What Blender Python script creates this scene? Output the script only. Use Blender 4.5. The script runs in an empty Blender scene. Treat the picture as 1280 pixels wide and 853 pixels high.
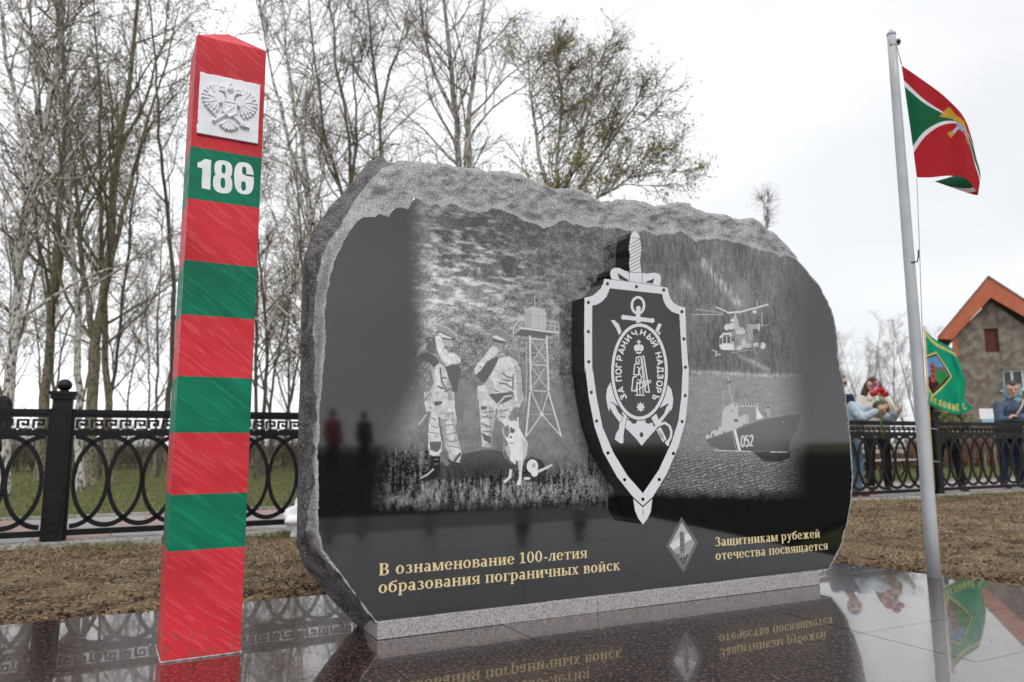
import bpy, bmesh, random, time
import numpy as np
from math import *
from mathutils import Vector, Matrix
T0 = time.time()
sc = bpy.context.scene
COL = sc.collection
rng = np.random.default_rng(7)

# ------------------------------------------------------------------ camera
FP, PITCH, ROLL, CH = 931.0, radians(7.9), radians(0.3), 0.75
_r0 = np.array([1, 0, 0.0]); FW = np.array([0, cos(PITCH), sin(PITCH)]); _u0 = np.cross(_r0, FW)
RT = _r0 * cos(ROLL) - _u0 * sin(ROLL); UP = _u0 * cos(ROLL) + _r0 * sin(ROLL)
O = np.array([0, 0, CH])
cam = bpy.data.cameras.new('camera'); cam_o = bpy.data.objects.new('camera', cam); COL.objects.link(cam_o)
m4 = Matrix(((RT[0], UP[0], -FW[0], 0), (RT[1], UP[1], -FW[1], 0), (RT[2], UP[2], -FW[2], CH), (0, 0, 0, 1)))
cam_o.matrix_world = m4
cam.sensor_width = 36; cam.lens = FP / 1280 * 36; cam.clip_start = 0.05; cam.clip_end = 5000
cam.dof.use_dof = True; cam.dof.focus_distance = 3.3; cam.dof.aperture_fstop = 2.7
sc.camera = cam_o
sc.view_settings.view_transform = 'Standard'; sc.view_settings.look = 'None'
sc.view_settings.exposure = 0.0; sc.view_settings.gamma = 1.0

# ------------------------------------------------------------------ overcast sky and weak sun
SUN_EL, SUN_AZ = radians(42), radians(158)      # azimuth measured clockwise from +Y
w = bpy.data.worlds.new('World'); sc.world = w; w.use_nodes = True
nt = w.node_tree; nt.nodes.clear()
def N(nt, t, **k):
    n = nt.nodes.new(t)
    for a, b in k.items(): setattr(n, a, b)
    return n
out = N(nt, 'ShaderNodeOutputWorld')
sky = N(nt, 'ShaderNodeTexSky', sky_type='NISHITA', sun_disc=False)
sky.sun_elevation = SUN_EL; sky.sun_rotation = SUN_AZ
bg1 = N(nt, 'ShaderNodeBackground'); bg1.inputs['Strength'].default_value = 0.1
nt.links.new(sky.outputs[0], bg1.inputs[0])
tc = N(nt, 'ShaderNodeTexCoord'); mp = N(nt, 'ShaderNodeMapping'); mp.inputs['Scale'].default_value = (1, 1, 2.6)
mp.inputs['Location'].default_value = (0.35, 0.1, 0.2)
nt.links.new(tc.outputs['Generated'], mp.inputs[0])
no = N(nt, 'ShaderNodeTexNoise'); no.inputs['Scale'].default_value = 2.1; no.inputs['Detail'].default_value = 4; no.inputs['Roughness'].default_value = 0.45
nt.links.new(mp.outputs[0], no.inputs[0])
cr = N(nt, 'ShaderNodeValToRGB'); e = cr.color_ramp.elements
e[0].position = 0.40; e[0].color = (0.87, 0.885, 0.91, 1); e[1].position = 0.62; e[1].color = (1.03, 1.04, 1.06, 1)
nt.links.new(no.outputs['Fac'], cr.inputs[0])
# the cloud layer is brightest on the side of the hidden sun and towards the zenith's left
sx = N(nt, 'ShaderNodeSeparateXYZ'); nt.links.new(tc.outputs['Generated'], sx.inputs[0])
mr = N(nt, 'ShaderNodeMapRange'); mr.inputs['From Min'].default_value = -0.7; mr.inputs['From Max'].default_value = 0.7
mr.inputs['To Min'].default_value = 1.50; mr.inputs['To Max'].default_value = 1.0
nt.links.new(sx.outputs['X'], mr.inputs[0])
bg2 = N(nt, 'ShaderNodeBackground')
nt.links.new(cr.outputs[0], bg2.inputs[0]); nt.links.new(mr.outputs[0], bg2.inputs['Strength'])
mx = N(nt, 'ShaderNodeMixShader'); mx.inputs[0].default_value = 0.93
nt.links.new(bg1.outputs[0], mx.inputs[1]); nt.links.new(bg2.outputs[0], mx.inputs[2]); nt.links.new(mx.outputs[0], out.inputs[0])
sun = bpy.data.lights.new('sun', 'SUN'); sun.energy = 1.3; sun.angle = radians(14); sun.color = (1, 0.97, 0.93)
so = bpy.data.objects.new('sun', sun); COL.objects.link(so)
sd = Vector((sin(SUN_AZ) * cos(SUN_EL), cos(SUN_AZ) * cos(SUN_EL), sin(SUN_EL)))
so.rotation_euler = sd.to_track_quat('Z', 'Y').to_euler()

# ------------------------------------------------------------------ surveying helpers
def ray(x, y): return FW + RT * ((x - 640) / FP) - UP * ((y - 426.5) / FP)
def gp(x, y, z=0.0):
    d = ray(x, y); t = (z - CH) / d[2]; return O + t * d
def on_plane(x, y, P, n):
    d = ray(x, y); t = np.dot(P - O, n) / np.dot(d, n); return O + t * d
def at(x, y, Y):                      # the point seen at x, y standing Y metres ahead
    d = ray(x, y); return O + d * (Y / d[1])
def hv(deg): a = radians(deg); return np.array([cos(a), sin(a), 0.0]), np.array([-sin(a), cos(a), 0.0])
ZV = np.array([0, 0, 1.0])

# ------------------------------------------------------------------ materials
def mat(name, c1, c2=None, scale=6.0, rough=0.6, bump=0.0, bscale=None, metal=0.0, spec=0.5, detail=6, lo=0.35, hi=0.65,
        c3=None, s3=40.0, stretch=(1, 1, 1), coat=0.0, bdist=0.01, trans=0.0, rough2=None):
    m = bpy.data.materials.new(name); m.use_nodes = True; nt = m.node_tree; b = nt.nodes['Principled BSDF']
    b.inputs['Roughness'].default_value = rough; b.inputs['Metallic'].default_value = metal
    b.inputs['Specular IOR Level'].default_value = spec; b.inputs['Coat Weight'].default_value = coat
    tc = N(nt, 'ShaderNodeTexCoord'); mp = N(nt, 'ShaderNodeMapping'); mp.inputs['Scale'].default_value = stretch
    nt.links.new(tc.outputs['Object'], mp.inputs[0])
    col = None
    if c2 is None: c2 = tuple(x * 0.86 for x in c1)
    n1 = N(nt, 'ShaderNodeTexNoise'); n1.inputs['Scale'].default_value = scale; n1.inputs['Detail'].default_value = detail
    nt.links.new(mp.outputs[0], n1.inputs[0])
    r = N(nt, 'ShaderNodeValToRGB'); r.color_ramp.elements[0].position = lo; r.color_ramp.elements[1].position = hi
    r.color_ramp.elements[0].color = (*c1, 1); r.color_ramp.elements[1].color = (*c2, 1)
    nt.links.new(n1.outputs['Fac'], r.inputs[0]); col = r.outputs[0]
    if c3 is not None:
        n2 = N(nt, 'ShaderNodeTexNoise'); n2.inputs['Scale'].default_value = s3; n2.inputs['Detail'].default_value = 3
        nt.links.new(mp.outputs[0], n2.inputs[0])
        r2 = N(nt, 'ShaderNodeValToRGB'); r2.color_ramp.elements[0].position = 0.52; r2.color_ramp.elements[1].position = 0.62
        nt.links.new(n2.outputs['Fac'], r2.inputs[0])
        mxx = N(nt, 'ShaderNodeMixRGB'); nt.links.new(r2.outputs[0], mxx.inputs[0]); nt.links.new(col, mxx.inputs[1]); mxx.inputs[2].default_value = (*c3, 1)
        col = mxx.outputs[0]
    nt.links.new(col, b.inputs['Base Color'])
    if rough2 is not None:
        mr = N(nt, 'ShaderNodeMapRange'); mr.inputs['From Min'].default_value = lo; mr.inputs['From Max'].default_value = hi
        mr.inputs['To Min'].default_value = rough; mr.inputs['To Max'].default_value = rough2
        nt.links.new(n1.outputs['Fac'], mr.inputs[0]); nt.links.new(mr.outputs[0], b.inputs['Roughness'])
    if bump:
        nb = N(nt, 'ShaderNodeTexNoise'); nb.inputs['Scale'].default_value = bscale or scale * 4; nb.inputs['Detail'].default_value = 5
        nt.links.new(mp.outputs[0], nb.inputs[0])
        bp = N(nt, 'ShaderNodeBump'); bp.inputs['Strength'].default_value = bump; bp.inputs['Distance'].default_value = bdist
        nt.links.new(nb.outputs['Fac'], bp.inputs['Height']); nt.links.new(bp.outputs[0], b.inputs['Normal'])
    if trans:
        tr = N(nt, 'ShaderNodeBsdfTranslucent'); nt.links.new(col, tr.inputs[0])
        ms = N(nt, 'ShaderNodeMixShader'); ms.inputs[0].default_value = trans
        nt.links.new(b.outputs[0], ms.inputs[1]); nt.links.new(tr.outputs[0], ms.inputs[2])
        nt.links.new(ms.outputs[0], nt.nodes['Material Output'].inputs[0])
    return m
def vcol_mat(name, rough=0.8, attr='Col', trans=0.0, spec=0.3):
    m = bpy.data.materials.new(name); m.use_nodes = True; nt = m.node_tree; b = nt.nodes['Principled BSDF']
    a = N(nt, 'ShaderNodeAttribute', attribute_name=attr); nt.links.new(a.outputs['Color'], b.inputs['Base Color'])
    b.inputs['Roughness'].default_value = rough; b.inputs['Specular IOR Level'].default_value = spec
    if trans:
        tr = N(nt, 'ShaderNodeBsdfTranslucent'); nt.links.new(a.outputs['Color'], tr.inputs[0])
        ms = N(nt, 'ShaderNodeMixShader'); ms.inputs[0].default_value = trans
        nt.links.new(b.outputs[0], ms.inputs[1]); nt.links.new(tr.outputs[0], ms.inputs[2])
        nt.links.new(ms.outputs[0], nt.nodes['Material Output'].inputs[0])
    return m

# ------------------------------------------------------------------ object helpers
def link(name, me, m=None, parent=None, smooth=False, **tags):
    o = bpy.data.objects.new(name, me); COL.objects.link(o)
    if m is not None:
        for mm in (m if isinstance(m, (list, tuple)) else [m]): me.materials.append(mm)
    if parent is not None: o.parent = parent
    if smooth: me.polygons.foreach_set('use_smooth', [True] * len(me.polygons))
    for k, v in tags.items(): o[k] = v
    return o
def empty(name, loc=(0, 0, 0), rotz=0.0, **tags):
    o = bpy.data.objects.new(name, None); COL.objects.link(o); o.location = loc; o.rotation_euler = (0, 0, rotz)
    o.empty_display_size = 0.1
    for k, v in tags.items(): o[k] = v
    return o
def pyd(verts, faces, name='m'):
    me = bpy.data.meshes.new(name)
    me.from_pydata([tuple(map(float, v)) for v in verts], [], [tuple(map(int, f)) for f in faces]); me.update(); return me
def np_mesh(V, F, name='m', uv=None):
    """V (n,3) and F (m,k) arrays, all faces with k corners"""
    V = np.asarray(V, np.float32); F = np.asarray(F, np.int32); k = F.shape[1]
    me = bpy.data.meshes.new(name); me.vertices.add(len(V)); me.vertices.foreach_set('co', V.ravel())
    me.loops.add(F.size); me.loops.foreach_set('vertex_index', F.ravel())
    me.polygons.add(len(F)); me.polygons.foreach_set('loop_start', np.arange(0, F.size, k, dtype=np.int32))
    me.polygons.foreach_set('loop_total', np.full(len(F), k, np.int32))
    if uv is not None:
        l = me.uv_layers.new(name='UV'); l.data.foreach_set('uv', np.asarray(uv, np.float32)[F.ravel()].ravel())
    me.update(calc_edges=True); return me
class MB:
    def __init__(s): s.v = []; s.f = []
    def add(s, vs, fs):
        n = len(s.v); s.v += [tuple(map(float, v)) for v in vs]; s.f += [tuple(n + i for i in f) for f in fs]; return s
    def box(s, x0, x1, y0, y1, z0, z1, B=None):
        vs = [(x, y, z) for z in (z0, z1) for x, y in ((x0, y0), (x1, y0), (x1, y1), (x0, y1))]
        if B is not None: vs = [B(*v) for v in vs]
        return s.add(vs, [(0, 3, 2, 1), (4, 5, 6, 7), (0, 1, 5, 4), (1, 2, 6, 5), (2, 3, 7, 6), (3, 0, 4, 7)])
    def tube(s, pts, rs, n=8, cap=True, flat=None):
        pts = np.asarray(pts, float); rs = np.broadcast_to(np.asarray(rs, float), (len(pts),))
        V, F = tube_arr(pts, rs, n); base = len(s.v)
        s.v += [tuple(v) for v in V.tolist()]; s.f += [tuple(int(i) + base for i in f) for f in F]
        if cap:
            s.f.append(tuple(base + i for i in range(n))[::-1]); s.f.append(tuple(base + (len(pts) - 1) * n + i for i in range(n)))
        return s
    def prism(s, poly, P, A, B, C, d0, d1):
        """poly in (a,b) on plane P + a*A + b*B, extruded along C from d0 to d1"""
        n = len(poly); vs = [P + a * A + b * B + d * C for d in (d0, d1) for a, b in poly]
        return s.add(vs, [tuple(range(n))[::-1], tuple(range(n, 2 * n))] + [(i, (i + 1) % n, n + (i + 1) % n, n + i) for i in range(n)])
    def lathe(s, prof, c=(0, 0, 0), n=20):
        b = len(s.v); c = np.array(c, float)
        for r, z in prof:
            for k in range(n): a = 2 * pi * k / n; s.v.append((c[0] + r * cos(a), c[1] + r * sin(a), c[2] + z))
        for i in range(len(prof) - 1):
            for k in range(n): s.f.append((b + i * n + k, b + i * n + (k + 1) % n, b + (i + 1) * n + (k + 1) % n, b + (i + 1) * n + k))
        return s
    def obj(s, name, m, parent=None, smooth=False, bevel=0, recalc=True, **tags):
        me = pyd(s.v, s.f, name)
        if recalc:
            bm = bmesh.new(); bm.from_mesh(me); bmesh.ops.recalc_face_normals(bm, faces=bm.faces); bm.to_mesh(me); bm.free()
        o = link(name, me, m, parent, smooth, **tags)
        if bevel:
            b = o.modifiers.new('b', 'BEVEL'); b.width = bevel; b.segments = 2; b.limit_method = 'ANGLE'; b.angle_limit = radians(40)
        return o
def tube_arr(pts, rs, n):
    m = len(pts); t = np.gradient(pts, axis=0); t /= (np.linalg.norm(t, axis=1, keepdims=True) + 1e-9)
    ref = np.array([0, 0, 1.0]) if abs(t[:, 2]).mean() < 0.8 else np.array([1.0, 0, 0])
    a = np.cross(t, ref); a /= (np.linalg.norm(a, axis=1, keepdims=True) + 1e-9); b = np.cross(t, a)
    ang = np.arange(n) * 2 * pi / n
    V = pts[:, None, :] + rs[:, None, None] * (np.cos(ang)[None, :, None] * a[:, None, :] + np.sin(ang)[None, :, None] * b[:, None, :])
    i = np.arange(m - 1)[:, None] * n; k = np.arange(n)[None, :]; k2 = (k + 1) % n
    F = np.stack([i + k, i + k2, i + n + k2, i + n + k], -1).reshape(-1, 4)
    return V.reshape(-1, 3), F
class TubeBag:
    def __init__(s): s.V = []; s.F = []; s.n = 0
    def add(s, pts, rs, n):
        V, F = tube_arr(np.asarray(pts, float), np.asarray(rs, float), n); s.V.append(V); s.F.append(F + s.n); s.n += len(V)
    def mesh(s, name): return np_mesh(np.concatenate(s.V), np.concatenate(s.F), name)
def icosphere(c, r, sub=2):
    bm = bmesh.new(); bmesh.ops.create_icosphere(bm, subdivisions=sub, radius=1)
    V = np.array([v.co[:] for v in bm.verts]) * np.asarray(r) + np.asarray(c); F = [[v.index for v in f.verts] for f in bm.faces]; bm.free(); return V, F

# ------------------------------------------------------------------ raster canvas on a plane (flat engraving and print, mask -> sheet meshes)
def vnoise(h, w, cell, seed, sx=1.0, sy=1.0):
    g = np.random.default_rng(seed); cy, cx = cell * sy, cell * sx
    gh, gw = int(h / cy) + 3, int(w / cx) + 3; G = g.random((gh, gw))
    y = np.arange(h) / cy; x = np.arange(w) / cx; yi = y.astype(int); xi = x.astype(int); fy = y - yi; fx = x - xi
    fy = fy * fy * (3 - 2 * fy); fx = fx * fx * (3 - 2 * fx)
    A = G[yi][:, xi] * (1 - fx) + G[yi][:, xi + 1] * fx; B = G[yi + 1][:, xi] * (1 - fx) + G[yi + 1][:, xi + 1] * fx
    return A * (1 - fy)[:, None] + B * fy[:, None]
def fbm(h, w, cell, octv, seed, sx=1.0, sy=1.0):
    a = np.zeros((h, w)); amp = 1.0; tot = 0
    for k in range(octv): a += amp * vnoise(h, w, max(cell / 2 ** k, 1.01), seed + k, sx, sy); tot += amp; amp *= 0.6
    return a / tot
def blur(a, r):
    for ax in (0, 1):
        for _ in range(2):
            p = np.concatenate([np.repeat(np.take(a, [0], ax), r + 1, ax), a, np.repeat(np.take(a, [-1], ax), r, ax)], ax)
            c = np.cumsum(p, ax); n = a.shape[ax]; k = 2 * r + 1
            a = (np.take(c, range(k, k + n), ax) - np.take(c, range(0, n), ax)) / k
    return a
def sstep(a, b, x): t = np.clip((x - a) / (b - a), 0, 1); return t * t * (3 - 2 * t)
class Canvas:
    """raster over s in [s0,s1], z in [z0,z1] of the plane P + s*U + z*Z; row 0 is the bottom"""
    def __init__(c, P, U, s0, s1, z0, z1, res):
        c.P, c.U, c.nr = np.array(P, float), U, np.array([-U[1], U[0], 0.0]); c.s0, c.z0, c.res = s0, z0, res
        c.W = int((s1 - s0) / res); c.H = int((z1 - z0) / res); c.s1 = s0 + c.W * res; c.z1 = z0 + c.H * res
    def sz(c, x, y): q = on_plane(x, y, c.P, c.nr) - c.P; return (q @ c.U, q[2])
    def tex(c, pts, space='px'):
        out = []
        for p in pts:
            s, z = c.sz(*p) if space == 'px' else p
            out.append(((s - c.s0) / c.res, (z - c.z0) / c.res))
        return out
    def fill(c, A, pts, val=1.0, space='px', alpha=1.0, op='set'):
        t = np.array(c.tex(pts, space) if space != 'tex' else pts)
        x0, y0 = np.floor(t.min(0)).astype(int) - 1; x1, y1 = np.ceil(t.max(0)).astype(int) + 1
        x0, y0 = max(x0, 0), max(y0, 0); x1, y1 = min(x1, c.W), min(y1, c.H)
        if x1 <= x0 or y1 <= y0: return
        Y = (np.arange(y0, y1) + 0.5)[:, None]; X = (np.arange(x0, x1) + 0.5)[None, :]
        ins = np.zeros((y1 - y0, x1 - x0), bool); n = len(t)
        for i in range(n):
            xa, ya = t[i]; xb, yb = t[(i + 1) % n]
            if ya == yb: continue
            cnd = (ya > Y) != (yb > Y); xc = xa + (Y - ya) * (xb - xa) / (yb - ya); ins ^= cnd & (X < xc)
        S = A[y0:y1, x0:x1]
        v = val[y0:y1, x0:x1][ins] if isinstance(val, np.ndarray) else val
        S[ins] = S[ins] * (1 - alpha) + v * alpha
    def ell(c, A, cx, cy, rx, ry, val=1.0, rot=0.0, space='px', n=40, **k):
        r = radians(rot)
        c.fill(A, [(cx + rx * cos(a) * cos(r) - ry * sin(a) * sin(r), cy + rx * cos(a) * sin(r) + ry * sin(a) * cos(r)) for a in np.linspace(0, 2 * pi, n, endpoint=False)], val, space, **k)
    def stroke(c, A, pts, wd, val=1.0, space='px', taper=1.0, cap=True, **k):
        pts = [np.array(p, float) for p in pts]; n = len(pts)
        for i in range(n - 1):
            a, b = pts[i], pts[i + 1]; d = b - a; L = hypot(*d)
            if L < 1e-9: continue
            nn = np.array([-d[1], d[0]]) / L
            wa = wd * (1 + (taper - 1) * i / (n - 1)) / 2; wb = wd * (1 + (taper - 1) * (i + 1) / (n - 1)) / 2
            c.fill(A, [a + nn * wa, b + nn * wb, b - nn * wb, a - nn * wa], val, space, **k)
            if cap and i > 0: c.ell(A, a[0], a[1], wa, wa, val, space=space, n=10, **k)
    def sheet(c, mask, off):
        """one thin flat sheet covering mask, off metres in front of the plane"""
        done = []; act = {}
        for j in range(c.H + 1):
            if j < c.H:
                row = np.concatenate([[0], mask[j].astype(np.int8), [0]]); d = np.diff(row)
                runs = set(zip(np.nonzero(d == 1)[0].tolist(), np.nonzero(d == -1)[0].tolist()))
            else: runs = set()
            for r in [r for r in act if r not in runs]: done.append((r[0], r[1], act.pop(r), j))
            for r in runs:
                if r not in act: act[r] = j
        V = []; F = []
        for a, b, y0, y1 in done:
            n = len(V)
            for i, j in ((a, y0), (b, y0), (b, y1), (a, y1)): V.append((i, j))
            F.append((n, n + 1, n + 2, n + 3))
        V = np.array(V, float) * c.res + [c.s0, c.z0]
        P3 = c.P + V[:, :1] * c.U + V[:, 1:] * ZV - off * c.nr
        return np_mesh(P3, np.array(F)[:, ::1], 'sheet')
    def uv(c, s, z): return np.stack([(s - c.s0) / (c.s1 - c.s0), (z - c.z0) / (c.z1 - c.z0)], -1)
    def image(c, name, R, G=None, B=None, data=True):
        im = bpy.data.images.new(name, c.W, c.H, alpha=False, float_buffer=False, is_data=data)
        px = np.ones((c.H, c.W, 4), np.float32); px[..., 0] = R; px[..., 1] = R if G is None else G; px[..., 2] = R if B is None else B
        im.pixels.foreach_set(px.ravel()); im.update(); im.pack(); return im

# ------------------------------------------------------------------ alphabets drawn as shapes
def serif_glyph(ch):
    """bold book serif; x-height 1, cap height 1.42; returns polygons and advance"""
    P = []; W, T, S = 0.25, 0.10, 0.10
    def R(x0, x1, y0, y1): P.append([(x0, y0), (x1, y0), (x1, y1), (x0, y1)])
    def V(x, y0=0.0, y1=1.0, t=1, b=1, tl=1, tr=1, bl=1, br=1):
        R(x, x + W, y0, y1)
        if t: R(x - S * tl, x + W + S * tr, y1 - 0.08, y1)
        if b: R(x - S * bl, x + W + S * br, y0, y0 + 0.08)
    def E(cx, cy, rx, ry, a0=0, a1=360, th=W, tn=T):
        A = np.radians(np.linspace(a0, a1, max(6, int(abs(a1 - a0) / 12))))
        o = [(cx + rx * cos(a), cy + ry * sin(a)) for a in A]; i = [(cx + (rx - th) * cos(a), cy + (ry - tn) * sin(a)) for a in A]
        for k in range(len(A) - 1): P.append([o[k], o[k + 1], i[k + 1], i[k]])
    def D(x0, y0, x1, y1, wd): P.append([(x0, y0), (x0 + wd, y0), (x1 + wd, y1), (x1, y1)])
    adv = 1.0
    if ch == ' ': return [], 0.5
    if ch == 'о': E(.46, .5, .46, .52); adv = 1.02
    elif ch == 'а': V(.5, 0, .75, 0, 1, bl=0); E(.38, .68, .37, .34, 0, 150, W, T); E(.34, .27, .34, .29, 0, 360, .23, .09); adv = .92
    elif ch == 'б': E(.46, .46, .46, .48); E(.55, .72, .55, .55, 100, 195, .2, .2); D(.5, 1.2, .85, 1.42, .1); R(.45, .9, 1.17, 1.3); adv = 1.02
    elif ch == 'в': V(.1); R(.3, .55, .92, 1); R(.3, .55, .48, .56); R(.3, .6, 0, .08); E(.5, .75, .36, .27, -90, 90, W, .08); E(.52, .27, .42, .29, -90, 90, W, .08); adv = 1.0
    elif ch == 'г': V(.1); R(.3, .78, .9, 1); R(.7, .78, .68, 1); adv = .84
    elif ch == 'е': E(.46, .5, .46, .52, 0, 325); R(.2, .9, .48, .56); adv = .98
    elif ch == 'ж':
        V(.55); [D(*q, .2) for q in ((.08, 0, .48, .55), (.12, 1, .48, .45), (1.07, 0, .67, .55), (1.03, 1, .67, .45))]
        R(0, .38, 0, .08); R(.97, 1.35, 0, .08); R(.02, .3, .92, 1); R(1.05, 1.33, .92, 1); adv = 1.4
    elif ch == 'з': E(.36, .75, .36, .27, -90, 150, W, .09); E(.36, .27, .42, .29, -150, 90, W, .09); adv = .86
    elif ch in 'ий':
        V(.1); V(.72); P.append([(.3, .12), (.42, .12), (.78, .85), (.66, .85)]); adv = 1.12
        if ch == 'й': E(.53, 1.42, .24, .26, 190, 350, .1, .12)
    elif ch == 'к': V(.1); D(.33, .5, .66, 1, .14); D(.7, 0, .36, .58, .24); R(.55, .95, .92, 1); R(.62, 1.06, 0, .08); adv = 1.06
    elif ch == 'л': V(.62, 0, 1); R(.25, .7, .92, 1); D(.16, .1, .32, .95, .12); E(.12, .12, .13, .13, 0, 360, .12, .12); adv = 1.04
    elif ch == 'м': V(.06, t=1); V(1.0); D(.5, 0, .14, 1, .2); D(.56, 0, .92, 1, .14); adv = 1.38
    elif ch == 'н': V(.1); V(.72); R(.3, .75, .47, .57); adv = 1.12
    elif ch == 'п': V(.1); V(.72); R(.05, 1.0, .91, 1); adv = 1.12
    elif ch == 'р': V(.08, -.45, 1, tr=0); E(.48, .5, .47, .52, -125, 125); adv = 1.04
    elif ch == 'с': E(.46, .5, .46, .52, 40, 325); R(.68, .8, .68, .92); adv = .9
    elif ch == 'т': V(.36, t=0); R(.02, .95, .9, 1); R(.02, .1, .68, 1); R(.87, .95, .68, 1); adv = 1.0
    elif ch == 'у': D(.48, 0, .12, 1, .24); D(.3, -.42, .78, 1, .12); E(.22, -.34, .15, .13, 0, 360, .14, .12); R(0, .42, .92, 1); R(.64, 1.0, .92, 1); adv = 1.0
    elif ch == 'х': D(.62, 0, .12, 1, .26); D(.1, 0, .7, 1, .12); R(0, .4, 0, .08); R(.56, 1.02, 0, .08); R(0, .44, .92, 1); R(.6, .98, .92, 1); adv = 1.04
    elif ch == 'ч': V(.66); V(.08, .55, 1, b=0); E(.46, .6, .38, .2, 180, 290, .2, .1); R(.4, .7, .4, .5); adv = 1.04
    elif ch == 'ы': V(.1); R(.3, .5, .5, .58); R(.3, .5, 0, .08); E(.46, .29, .38, .29, -90, 90, W, .08); V(.98); adv = 1.34
    elif ch == 'щ': V(.1); V(.62); V(1.14); R(.0, 1.5, 0, .09); R(1.42, 1.52, -.28, .09); adv = 1.58
    elif ch == 'я': V(.66); R(.4, .7, .92, 1); R(.38, .7, .42, .5); E(.42, .71, .36, .29, 90, 270, W, .08); D(.06, 0, .42, .46, .2); R(0, .28, 0, .08); adv = 1.04
    elif ch == 'В': W = .28; V(.1, 0, 1.42); R(.3, .62, 1.33, 1.42); R(.3, .65, .7, .78); R(.3, .65, 0, .09); E(.58, 1.06, .42, .36, -90, 90, W, .09); E(.6, .39, .48, .39, -90, 90, W, .09); adv = 1.22
    elif ch == 'З': E(.44, 1.06, .42, .38, -90, 150, .27, .1); E(.44, .39, .5, .41, -150, 90, .27, .1); R(.05, .12, 1.0, 1.3); adv = 1.05
    elif ch == '1': R(.28, .55, 0, 1.42); R(.06, .8, 0, .09); P.append([(.05, 1.15), (.05, 1.26), (.4, 1.42), (.4, 1.25)]); adv = .92
    elif ch == '0': E(.46, .71, .46, .73, 0, 360, .25, .11); adv = 1.02
    elif ch == '-': R(.08, .56, .38, .54); adv = .66
    return P, adv
def serif_text(c, A, txt, s0, z, s1, xh):
    tot = sum(serif_glyph(ch)[1] + 0.06 for ch in txt); k = (s1 - s0) / (tot - 0.1); x = 0.0
    for ch in txt:
        Ps, adv = serif_glyph(ch)
        for p in Ps: c.fill(A, [(s0 + (x + a) * k, z + b * xh) for a, b in p], 1.0, 'sz')
        x += adv + 0.06
SANS = {  # strokes in a unit box (x 0..w, y 0..1), y up
 'З': [[(.05, .85), (.3, .98), (.55, .85), (.5, .6), (.25, .52), (.55, .42), (.6, .15), (.3, .02), (0, .15)]],
 'А': [[(0, 0), (.35, 1), (.7, 0)], [(.12, .3), (.58, .3)]], 'П': [[(.05, 0), (.05, .95), (.6, .95), (.6, 0)]],
 'О': [[(.35, 1), (.1, .85), (.02, .5), (.1, .15), (.35, 0), (.6, .15), (.68, .5), (.6, .85), (.35, 1)]],
 'Г': [[(.05, 0), (.05, .95), (.55, .95)]], 'Р': [[(.05, 0), (.05, .97), (.45, .95), (.58, .72), (.45, .48), (.05, .46)]],
 'Н': [[(.05, 0), (.05, 1)], [(.6, 0), (.6, 1)], [(.05, .5), (.6, .5)]], 'И': [[(.05, 1), (.05, .05), (.6, .95), (.6, 0)]],
 'Й': [[(.05, 1), (.05, .05), (.6, .95), (.6, 0)], [(.18, 1.28), (.33, 1.18), (.48, 1.28)]],
 'Ч': [[(.05, 1), (.08, .55), (.3, .42), (.6, .5)], [(.6, 1), (.6, 0)]],
 'Ы': [[(.05, 1), (.05, .04), (.38, .06), (.48, .3), (.38, .55), (.05, .55)], [(.72, 1), (.72, 0)]],
 'Д': [[(.02, -.15), (.02, .05), (.72, .05), (.72, -.15)], [(.12, .05), (.25, .95), (.6, .95), (.6, .05)]],
 'Ъ': [[(0, .95), (.22, .95), (.22, .04), (.55, .06), (.65, .3), (.55, .55), (.22, .55)]],
 'Е': [[(.55, .95), (.05, .95), (.05, .03), (.55, .03)], [(.05, .5), (.5, .5)]],
 'В': [[(.05, 0), (.05, .97), (.45, .93), (.5, .7), (.4, .53), (.05, .5)], [(.4, .53), (.58, .4), (.55, .1), (.4, .03), (.05, .03)]],
 'С': [[(.62, .8), (.4, 1), (.1, .85), (.02, .5), (.1, .15), (.4, 0), (.62, .2)]],
 'К': [[(.05, 0), (.05, 1)], [(.58, 1), (.08, .5), (.6, 0)]],
 '0': [[(.3, 1), (.05, .85), (.02, .5), (.05, .15), (.3, 0), (.55, .15), (.58, .5), (.55, .85), (.3, 1)]],
 '5': [[(.55, .95), (.1, .95), (.08, .55), (.4, .62), (.58, .4), (.5, .1), (.25, .0), (.02, .1)]],
 '2': [[(.05, .78), (.15, .95), (.4, .98), (.55, .8), (.5, .55), (.05, .05), (.6, .05)]], ' ': []}
def sans_put(c, A, ch, x, y, ex, ey, wd, val=1.0, space='px', **k):
    """ch drawn with its box corner at (x,y), ex / ey the vectors of one unit"""
    for st in SANS[ch]: c.stroke(A, [(x + a * ex[0] + b * ey[0], y + a * ex[1] + b * ey[1]) for a, b in st], wd, val, space, **k)
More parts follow.
